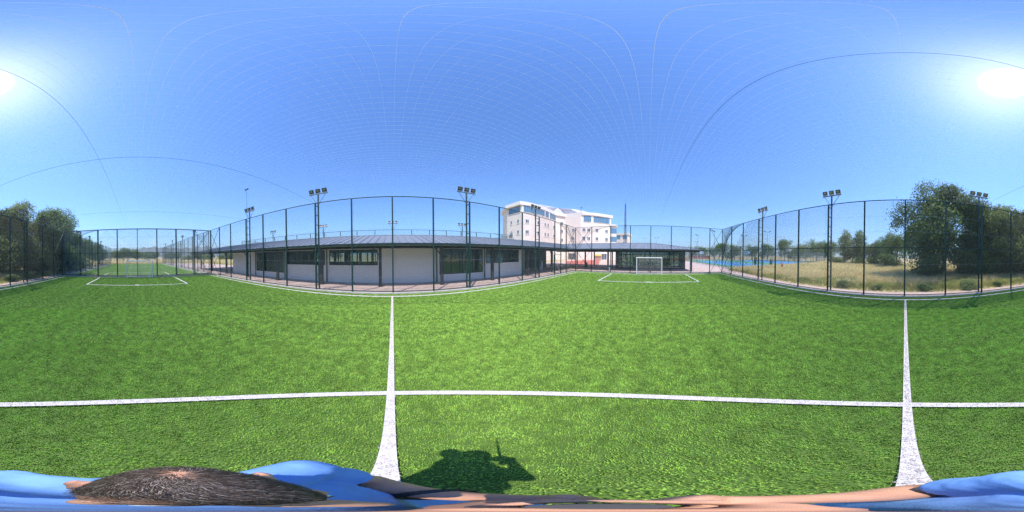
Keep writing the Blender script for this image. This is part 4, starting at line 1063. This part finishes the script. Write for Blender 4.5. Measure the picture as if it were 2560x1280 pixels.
scatter('weed_patches', np.column_stack([rough_, np.full(len(rough_), -.012)]), npr.uniform(.9, 1.5, len(rough_)), [grass_proto(s, 'weeds', 30, .6, .3, .02) for s in (51, 52)], M['weeds'])
scatter('green_weeds', np.column_stack([near[green], np.full(green.sum(), -.012)]), gz, [grass_proto(s, 'weeds', 30, .55, .22, .016) for s in (44, 45, 46)], M['weeds'])
lf = np.concatenate([jitter_grid(-125, -62.5, -40, 60, .95), jitter_grid(-62.5, -34, 24.5, 60, .8)])
lf = lf[(lf[:, 0] < -63) | (lf[:, 1] > 24 + np.clip(-44 - lf[:, 0], 0, 14) * -.57)]
scatter('field_grass', np.column_stack([lf, np.full(len(lf), -.012)]), npr.uniform(1.0, 1.9, len(lf)), [grass_proto(s, 'straw', 26, .6, .4, .03) for s in (47, 48)], M['straw'])
nb = [(-1.5, -11.9, .75), (-5.0, -11.8, .95), (-7.6, -12.0, .6), (4.6, -12.1, .9), (2.0, -11.9, .55), (-12.2, -12.2, 1.1), (-15.4, -12.0, .8), (8.9, -12.6, .6)]
for i, (x, y, h) in enumerate(nb):
    T('bush', 31 + i % 3, x, y, h * .8, 1.9, ('leaf_mid', 'leaf_pale')[i % 2],
      'low weed clump on the path edge, ' + ['by the halfway line end', 'beside the ladder mast by the dark trees', 'past the mast by the dark trees', 'behind the mast over dry grass', 'between mast and halfway line end', 'largest, before the pale trees', 'nearest the neighbouring pitch', 'toward the tennis courts'][i],
      name='bush', leaves=9000, leaf=.05, group='weed clumps along the path')

# ------------------------------------------------------------------ far hills
hm = MB(); pts = []
na = 80
for i in range(na):
    a = R(128 + 80 * i / (na - 1)); d_ = 3000
    h = 95 + 95 * math.exp(-((i - 46) / 9) ** 2) + 90 * math.exp(-((i - 28) / 9) ** 2) + 14 * math.sin(i * 1.7) + 9 * math.sin(i * 3.1 + 1)
    e = min(1, i / 12, (na - 1 - i) / 12); pts.append((d_ * math.cos(a), d_ * math.sin(a), max(2, h * e)))
vs_ = []
for x, y, z in pts: vs_ += [(x * .82, y * .82, -3), (x, y, z), (x * 1.18, y * 1.18, -3)]
hm.add(vs_, [(3 * i + k, 3 * i + 3 + k, 3 * i + 4 + k, 3 * i + 1 + k) for i in range(na - 1) for k in (0, 1)])
tag(hm.build('hills', M['hills'], smooth=True), kind='structure')
tag(MB().sheet([(-3700, -3700), (3700, -3700), (3700, 3700), (-3700, 3700)], -.35).build('plain', M['soil']), kind='structure')

# ------------------------------------------------------------------ the person holding the camera stick
def skin_mat():
    m, n, l, b = new_mat('skin')
    g = n.new('ShaderNodeNewGeometry'); t = n.new('ShaderNodeTexNoise'); t.inputs['Scale'].default_value = 14; t.inputs['Detail'].default_value = 6
    l.new(g.outputs['Position'], t.inputs['Vector']); r = ramp(n, [(0.3, (0.50, 0.255, 0.165)), (0.7, (0.60, 0.335, 0.225))])
    l.new(t.outputs['Fac'], r.inputs[0]); l.new(r.outputs[0], b.inputs['Base Color']); b.inputs['Roughness'].default_value = 0.62; b.inputs['Specular IOR Level'].default_value = .3
    b.inputs['Subsurface Weight'].default_value = 0.12; b.inputs['Subsurface Radius'].default_value = (0.012, 0.005, 0.003)
    t2 = n.new('ShaderNodeTexNoise'); t2.inputs['Scale'].default_value = 260
    l.new(g.outputs['Position'], t2.inputs['Vector'])
    bp = n.new('ShaderNodeBump'); bp.inputs['Strength'].default_value = .12; bp.inputs['Distance'].default_value = .002
    l.new(t2.outputs['Fac'], bp.inputs['Height']); l.new(bp.outputs[0], b.inputs['Normal'])
    return m
M['skin'] = skin_mat()
M['shirt'] = noisy('blue_cotton', [(0.3, (0.145, 0.30, 0.66)), (0.7, (0.185, 0.36, 0.74))], 9, rough=0.9, bump=0.12, bscale=600)
M['shirt'].node_tree.nodes['Principled BSDF'].inputs['Specular IOR Level'].default_value = .12
M['trousers'] = noisy('dark_trousers', [(0.3, (0.015, 0.018, 0.03)), (0.7, (0.03, 0.034, 0.05))], 20, rough=0.9, bump=0.3, bscale=300)
M['shoe'] = noisy('dark_shoe', [(0.3, (0.02, 0.02, 0.022)), (0.7, (0.05, 0.05, 0.055))], 20, rough=0.6)
M['sole'] = noisy('pale_sole', [(0.3, (0.5, 0.5, 0.48)), (0.7, (0.6, 0.6, 0.58))], 20, rough=0.8)
M['eye'] = noisy('eye_white', [(0.3, (0.75, 0.73, 0.70)), (0.7, (0.8, 0.78, 0.76))], 10, rough=0.2)
M['iris'] = noisy('brown_iris', [(0.3, (0.03, 0.015, 0.008)), (0.7, (0.06, 0.03, 0.015))], 50, rough=0.1)
M['lip'] = noisy('lips', [(0.3, (0.42, 0.16, 0.12)), (0.7, (0.5, 0.2, 0.15))], 20, rough=0.5)
def hair_mat():
    m, n, l, b = new_mat('hair_strands'); g = n.new('ShaderNodeNewGeometry')
    r = ramp(n, [(0.0, (0.030, 0.020, 0.015)), (0.6, (0.068, 0.046, 0.035)), (0.82, (0.16, 0.13, 0.11)), (1.0, (0.34, 0.30, 0.27))])
    l.new(g.outputs['Random Per Island'], r.inputs[0]); l.new(r.outputs[0], b.inputs['Base Color']); b.inputs['Roughness'].default_value = .55; b.inputs['Specular IOR Level'].default_value = .3
    return m
M['hair'] = hair_mat()

class Blob:
    """closed solids gathered as plain vertex and face lists"""
    def __init__(s): s.v, s.f = [], []
    def add(s, vs, fs):
        n = len(s.v); s.v += vs; s.f += [tuple(i + n for i in f) for f in fs]
def ball(B, c, r, seg=20, rot=None):
    m = Matrix.Translation(c)
    if rot: m = m @ rot
    r = r if isinstance(r, (tuple, list)) else (r, r, r)
    nr = max(6, seg * 2 // 3); vs = [m @ Vector((0, 0, r[2]))]; fs = []
    for i in range(1, nr):
        t = math.pi * i / nr
        for j in range(seg):
            p = 2 * math.pi * j / seg; vs.append(m @ Vector((r[0] * math.sin(t) * math.cos(p), r[1] * math.sin(t) * math.sin(p), r[2] * math.cos(t))))
    vs.append(m @ Vector((0, 0, -r[2]))); L = len(vs) - 1
    for j in range(seg):
        k = (j + 1) % seg; fs.append((0, 1 + j, 1 + k)); fs.append((L, L - seg + k, L - seg + j))
        for i in range(nr - 2): fs.append((1 + i * seg + j, 1 + (i + 1) * seg + j, 1 + (i + 1) * seg + k, 1 + i * seg + k))
    B.add([tuple(q) for q in vs], fs)
def cone(B, a, b, ra, rb, n=18):
    a, b = Vector(a), Vector(b); d = (b - a).normalized(); u = d.orthogonal().normalized(); w = d.cross(u)
    vs = []
    for p, r in ((a, ra), (b, rb)):
        for j in range(n):
            t = 2 * math.pi * j / n; vs.append(tuple(p + (u * math.cos(t) + w * math.sin(t)) * r))
    B.add(vs, [(j, (j + 1) % n, n + (j + 1) % n, n + j) for j in range(n)] + [tuple(range(n - 1, -1, -1)), tuple(range(n, 2 * n))])
def limb(B, pts):
    """tapered chain of (point, radius)"""
    for (a, ra), (b, rb) in zip(pts[:-1], pts[1:]):
        cone(B, a, b, ra, rb); ball(B, a, ra, 18); ball(B, b, rb, 18)
def blob_mesh(name, B, mat):
    me = bpy.data.meshes.new(name); me.from_pydata(B.v, [], B.f); me.materials.append(mat); return me
def fuse(name, B, mat, parent, voxel, smooth=6, fac=.5):
    o = bpy.data.objects.new(name, blob_mesh(name, B, mat)); link(o, parent)
    md = o.modifiers.new('fuse', 'REMESH'); md.mode = 'VOXEL'; md.voxel_size = voxel; md.use_smooth_shade = True
    s = o.modifiers.new('smooth', 'SMOOTH'); s.iterations = smooth; s.factor = fac
    return o
per = empty('person', (0, 0, 0), 0, 'man with thinning dark hair in light blue shirt holding a camera stick', 'person')
BX, BYY = -0.135, 0.03
hc = Vector((-0.128, 0.03, 1.585))
def S(z): return (0.006 + 0.030 * (2.12 - z) / .9, 0.0, z)       # the stick's axis
sh = {-1: Vector((-0.150, -0.155, 1.395)), 1: Vector((-0.150, 0.215, 1.395))}
el = {-1: Vector((-0.030, -0.185, 1.165)), 1: Vector((-0.055, 0.232, 1.155))}
hz = {-1: 1.425, 1: 1.33}
wr = {-1: Vector((0.045, -0.068, 1.37)), 1: Vector((0.045, 0.070, 1.285))}
body = Blob()
# head and neck
ball(body, hc, (0.098, 0.078, 0.112), 32)
ball(body, hc + Vector((0.028, 0, -.055)), (0.066, 0.060, 0.070), 24)
ball(body, hc + Vector((0.058, 0, -.098)), (0.030, 0.032, 0.024), 16)
limb(body, [((hc.x + .088, .03, hc.z + .012), .010), ((hc.x + .108, .03, hc.z - .028), .0145)])
for s in (-1, 1):
    ball(body, hc + Vector((0.100, s * .014, -.032)), .0085, 12)
    ball(body, hc + Vector((0.064, s * .044, -.028)), (.022, .020, .018), 14)
    limb(body, [(hc + Vector((0.088, s * .014, .024)), .009), (hc + Vector((0.070, s * .052, .026)), .008)])
for s in (-1, 1):
    ball(body, hc + Vector((-0.006, s * .084, -.004)), (.020, .010, .033), 16, Matrix.Rotation(R(-18), 4, 'Y'))
    ball(body, hc + Vector((-0.014, s * .094, .010)), (.015, .008, .021), 14)
    ball(body, hc + Vector((0.000, s * .083, -.028)), (.009, .007, .010), 12)
limb(body, [((-.122, .03, 1.52), .056), ((-.138, .03, 1.40), .060)])
# trunk
ball(body, (BX - .005, BYY, 1.25), (.105, .160, .19), 28); ball(body, (BX + .012, BYY, 1.03), (.115, .148, .18), 28); ball(body, (BX, BYY, .91), (.110, .160, .13), 28)
for s in (-1, 1):
    limb(body, [((-.135, BYY + s * .035, 1.43), .045), (sh[s], .050)])
    mid = sh[s].lerp(el[s], .45)
    limb(body, [(sh[s], .052), (mid, .046), (el[s], .037)])
    m2 = el[s].lerp(wr[s], .3); limb(body, [(el[s], .038), (m2, .039), (wr[s], .026)])
    # hand closed round the stick
    z0 = hz[s]; cx, cy, _ = S(z0)
    pc = Vector((cx + .036, cy + s * .030, z0 - .012))
    limb(body, [(wr[s], .025), (wr[s].lerp(pc, .6), .024)])
    ball(body, pc, (.030, .017, .043), 18, Matrix.Rotation(s * R(38), 4, 'Z'))
    for k, (zz, ln, rr_) in enumerate(((.030, 205, .0088), (.011, 228, .0093), (-.009, 220, .0090), (-.028, 188, .0080))):
        ch = []
        for j in range(7):
            a = R(62 - ln * j / 6) * s; rad = .026 + (.010 if j == 0 else .002 * (j in (2, 4)))
            sx, sy, _ = S(z0 + zz); ch.append(((sx + rad * math.cos(a), sy + rad * math.sin(a), z0 + zz - .002 * j), rr_ * (1 - .05 * j)))
        limb(body, ch)
    th = []
    for j, (a, zz, rad) in enumerate(((100, -.012, .040), (135, .012, .034), (165, .034, .029), (190, .050, .027))):
        sx, sy, _ = S(z0 + zz); th.append(((sx + rad * math.cos(R(a) * s), sy + rad * math.sin(R(a) * s), z0 + zz), .0125 - .0012 * j))
    limb(body, [(tuple(pc + Vector((0, 0, -.020))), .013)] + th)
    # legs and feet under the clothes
    limb(body, [((BX, BYY + s * .085, .88), .080), ((BX + .012, BYY + s * .095, .48), .052), ((BX - .012, BYY + s * .10, .36), .050), ((BX - .015, BYY + s * .10, .10), .036)])
    limb(body, [((BX - .02, BYY + s * .10, .075), .035), ((BX + .13, BYY + s * .115, .065), .026)])
fuse('body', body, M['skin'], per, .0046, 4)
# shirt
sb = Blob()
ball(sb, (BX + .002, BYY, 1.245), (.132, .180, .20), 28); ball(sb, (BX + .022, BYY, 1.05), (.148, .172, .20), 28)
for zz, ra in ((.86, .148), (.98, .150)): pass
bel = []
for zz in (.82, 1.0):
    bel += [(BX + .008 + .138 * math.cos(t), BYY + .178 * math.sin(t), zz) for t in np.linspace(0, 2 * math.pi, 33)[:-1]]
sb.add([tuple(float(c) for c in q) for q in bel], [(j, (j + 1) % 32, 32 + (j + 1) % 32, 32 + j) for j in range(32)] + [tuple(range(31, -1, -1)), tuple(range(32, 64))])
ball(sb, (BX + .035, BYY - .078, 1.15), (.128, .10, .2), 20); ball(sb, (-.140, BYY, 1.40), (.078, .085, .048), 20)
for s in (-1, 1):
    limb(sb, [((-.142, BYY + s * .04, 1.425), .056), ((-.150, BYY + s * .115, 1.415), .060), (sh[s], .060)])
    q = sh[s].lerp(el[s], .58)
    limb(sb, [(sh[s], .060), (sh[s].lerp(el[s], .3), .060)])
    d = (el[s] - sh[s]); a_, b_ = sh[s].lerp(el[s], .25), q
    cone(sb, a_, b_, .060, .066, 24)
shirt = fuse('shirt', sb, M['shirt'], per, .0075, 8)
for nm_, sc_, st_, ax in (('cloth_fold', .085, .020, 'Z'), ('cloth_crease', .034, .007, 'X')):
    tx = bpy.data.textures.new(nm_, 'CLOUDS'); tx.noise_scale = sc_; tx.noise_depth = 2; tx.noise_basis = 'ORIGINAL_PERLIN'
    dm_ = shirt.modifiers.new(nm_, 'DISPLACE'); dm_.texture = tx; dm_.strength = st_; dm_.mid_level = .5; dm_.texture_coords = 'LOCAL'
cbm = Blob()
for k in range(24):
    a0, a1 = 2 * math.pi * k / 24, 2 * math.pi * (k + 1) / 24
    def cp(a): return Vector((-.134 + .068 * math.cos(a), BYY + .066 * math.sin(a), 1.452 - .030 * math.cos(a)))
    limb(cbm, [(cp(a0), .011), (cp(a1), .011)])
fuse('collar', cbm, M['shirt'], per, .006, 2)
# trousers, shoes
tb = Blob()
ball(tb, (BX, BYY, .90), (.122, .172, .12), 24)
for s in (-1, 1):
    limb(tb, [((BX, BYY + s * .085, .88), .094), ((BX + .012, BYY + s * .097, .50), .070), ((BX - .012, BYY + s * .10, .12), .062)])
fuse('trousers', tb, M['trousers'], per, .009, 5)
for s in (-1, 1):
    fb_ = Blob(); y0 = BYY + s * .10
    ball(fb_, (BX - .035, y0, .085), (.050, .040, .055), 16); ball(fb_, (BX + .03, y0 + s * .005, .070), (.09, .042, .045), 16); ball(fb_, (BX + .115, y0 + s * .012, .058), (.065, .044, .034), 16)
    so = fuse('shoe', fb_, M['shoe'], per, .007, 3)
    s2 = Blob(); ball(s2, (BX - .02, y0, .036), (.062, .040, .014), 16); ball(s2, (BX + .08, y0 + s * .010, .036), (.105, .046, .013), 16)
    fuse('sole', s2, M['sole'], so, .006, 2)
# face
for s in (-1, 1):
    e = MB(); bmm = Blob(); ball(bmm, hc + Vector((.0815, s * .031, .002)), .0112, 14)
    me = blob_mesh('eye', bmm, M['eye']); eo = bpy.data.objects.new('eye', me); link(eo, per)
    bmm = Blob(); ball(bmm, hc + Vector((.0908, s * .031, .002)), (.003, .0056, .0056), 10); me = blob_mesh('iris', bmm, M['iris']); link(bpy.data.objects.new('iris', me), eo)
    bmm = Blob()
    limb(bmm, [(hc + Vector((.096, s * .012, .029)), .0032), (hc + Vector((.087, s * .034, .033)), .0032), (hc + Vector((.070, s * .054, .028)), .0022)])
    fuse('eyebrow', bmm, M['hair'], per, .002, 1)
bmm = Blob()
for dz in (-.061, -.069): limb(bmm, [(hc + Vector((.0835, -.022, dz + .002)), .003), (hc + Vector((.0900, -.008, dz)), .0045), (hc + Vector((.0900, .008, dz)), .0045), (hc + Vector((.0835, .022, dz + .002)), .003)])
fuse('mouth', bmm, M['lip'], per, .002, 1)
# hair: fine strands combed away from the crown, thin at the crown and the temples
ax_, ay_, az_ = .098, .078, .112
crown = Vector((-.50, .10, .86)).normalized()
hb = MB(); hr = random.Random(12); cnt = 0
vsH, fsH = [], []
while cnt < 24000:
    d = Vector((hr.gauss(0, 1), hr.gauss(0, 1), hr.gauss(0, 1))).normalized()
    if d.z < -.32: continue
    front = d.x
    if front > .80 and d.z < .22: continue                      # forehead and face
    if front > .45 and d.z < .12: continue
    if abs(d.y) > .80 and d.z < -.02 and front > -.25: continue   # round the ears
    if front > .34 and d.y < -.34 and d.z < .74 and hr.random() < .85: continue
    if front > .5 and d.y > .45 and d.z < .6 and hr.random() < .7: continue   # receding temples
    ang = d.angle(crown)
    if ang < .70 and hr.random() < .90 - ang * 1.2: continue      # bald patch
    p = hc + Vector((d.x * ax_, d.y * ay_, d.z * az_))
    n_ = Vector((d.x / ax_, d.y / ay_, d.z / az_)).normalized()
    t = (d - crown * d.dot(crown)); t = (t - n_ * t.dot(n_))
    if t.length < 1e-4: continue
    t.normalize(); sw = n_.cross(t); t = (t + sw * (.45 + hr.gauss(0, .42))).normalized(); t = (t + Vector((.22, 0, -.1)) * (1 if d.x > .1 else .0)).normalized()
    ln = hr.uniform(.014, .026); wd = hr.uniform(.0005, .0010); side = n_.cross(t).normalized() * wd / 2
    ps = []; fly = hr.uniform(1.4, 2.4) if hr.random() < .08 else 1.0
    for k, (u, lift) in enumerate(((0, -.001), (.35, .0030), (.7, .0042), (1, .0038))):
        q = p + t * ln * u; e = q - hc; kk = math.sqrt((e.x / ax_) ** 2 + (e.y / ay_) ** 2 + (e.z / az_) ** 2); q = hc + e / kk
        ps.append(q + n_ * (lift * fly * hr.uniform(.7, 1.3)))
    w_ = [1, 1, .8, .25]
    b0 = len(vsH)
    for q, ww in zip(ps, w_): vsH += [tuple(q - side * ww), tuple(q + side * ww)]
    fsH += [(b0 + 2 * k, b0 + 2 * k + 1, b0 + 2 * k + 3, b0 + 2 * k + 2) for k in range(3)]
    cnt += 1
hb.add(vsH, fsH); hb.build('hair', M['hair'], per)
# watch on the left wrist
wp = wr[1].lerp(el[1], .22); wd_ = (wr[1] - el[1]).normalized(); u_ = wd_.cross(Vector((0, 0, 1))).normalized(); v_ = wd_.cross(u_)
wm = MB(); pr = [wp + (u_ * math.cos(a) + v_ * math.sin(a)) * .0325 for a in np.linspace(0, 2 * math.pi, 25)]
for a, b in zip(pr[:-1], pr[1:]): wm.bar(a, b, .020, .005)
wo = wm.build('watch', M['black'], per)
# the camera stick
ck = empty('camera_stick', (0, 0, 0), 0, 'thin black telescopic stick held upright in both hands', 'camera stick')
MB().bar(S(1.24), S(1.50), .027, n=12).build('grip', M['black'], ck, smooth=False)
MB().bar(S(1.50), S(1.80), .019, n=12).build('tube', M['black'], ck); MB().bar(S(1.80), S(2.08), .015, n=12, w2=.010).build('tube', M['black'], ck)

# the summer air: far things fade to blue
hzb = MB().box(-3800, 3800, -3800, 3800, -2.0, 235).build('haze', M['soil'], kind='stuff')
hm_ = bpy.data.materials.new('haze_air'); hm_.use_nodes = True
hn = hm_.node_tree.nodes; hn.remove(hn['Principled BSDF'])
pv = hn.new('ShaderNodeVolumePrincipled'); pv.inputs['Color'].default_value = (0.80, 0.88, 1.0, 1); pv.inputs['Density'].default_value = 0.00020; pv.inputs['Anisotropy'].default_value = 0.3
hm_.node_tree.links.new(pv.outputs[0], hn['Material Output'].inputs['Volume'])
hzb.data.materials.clear(); hzb.data.materials.append(hm_)
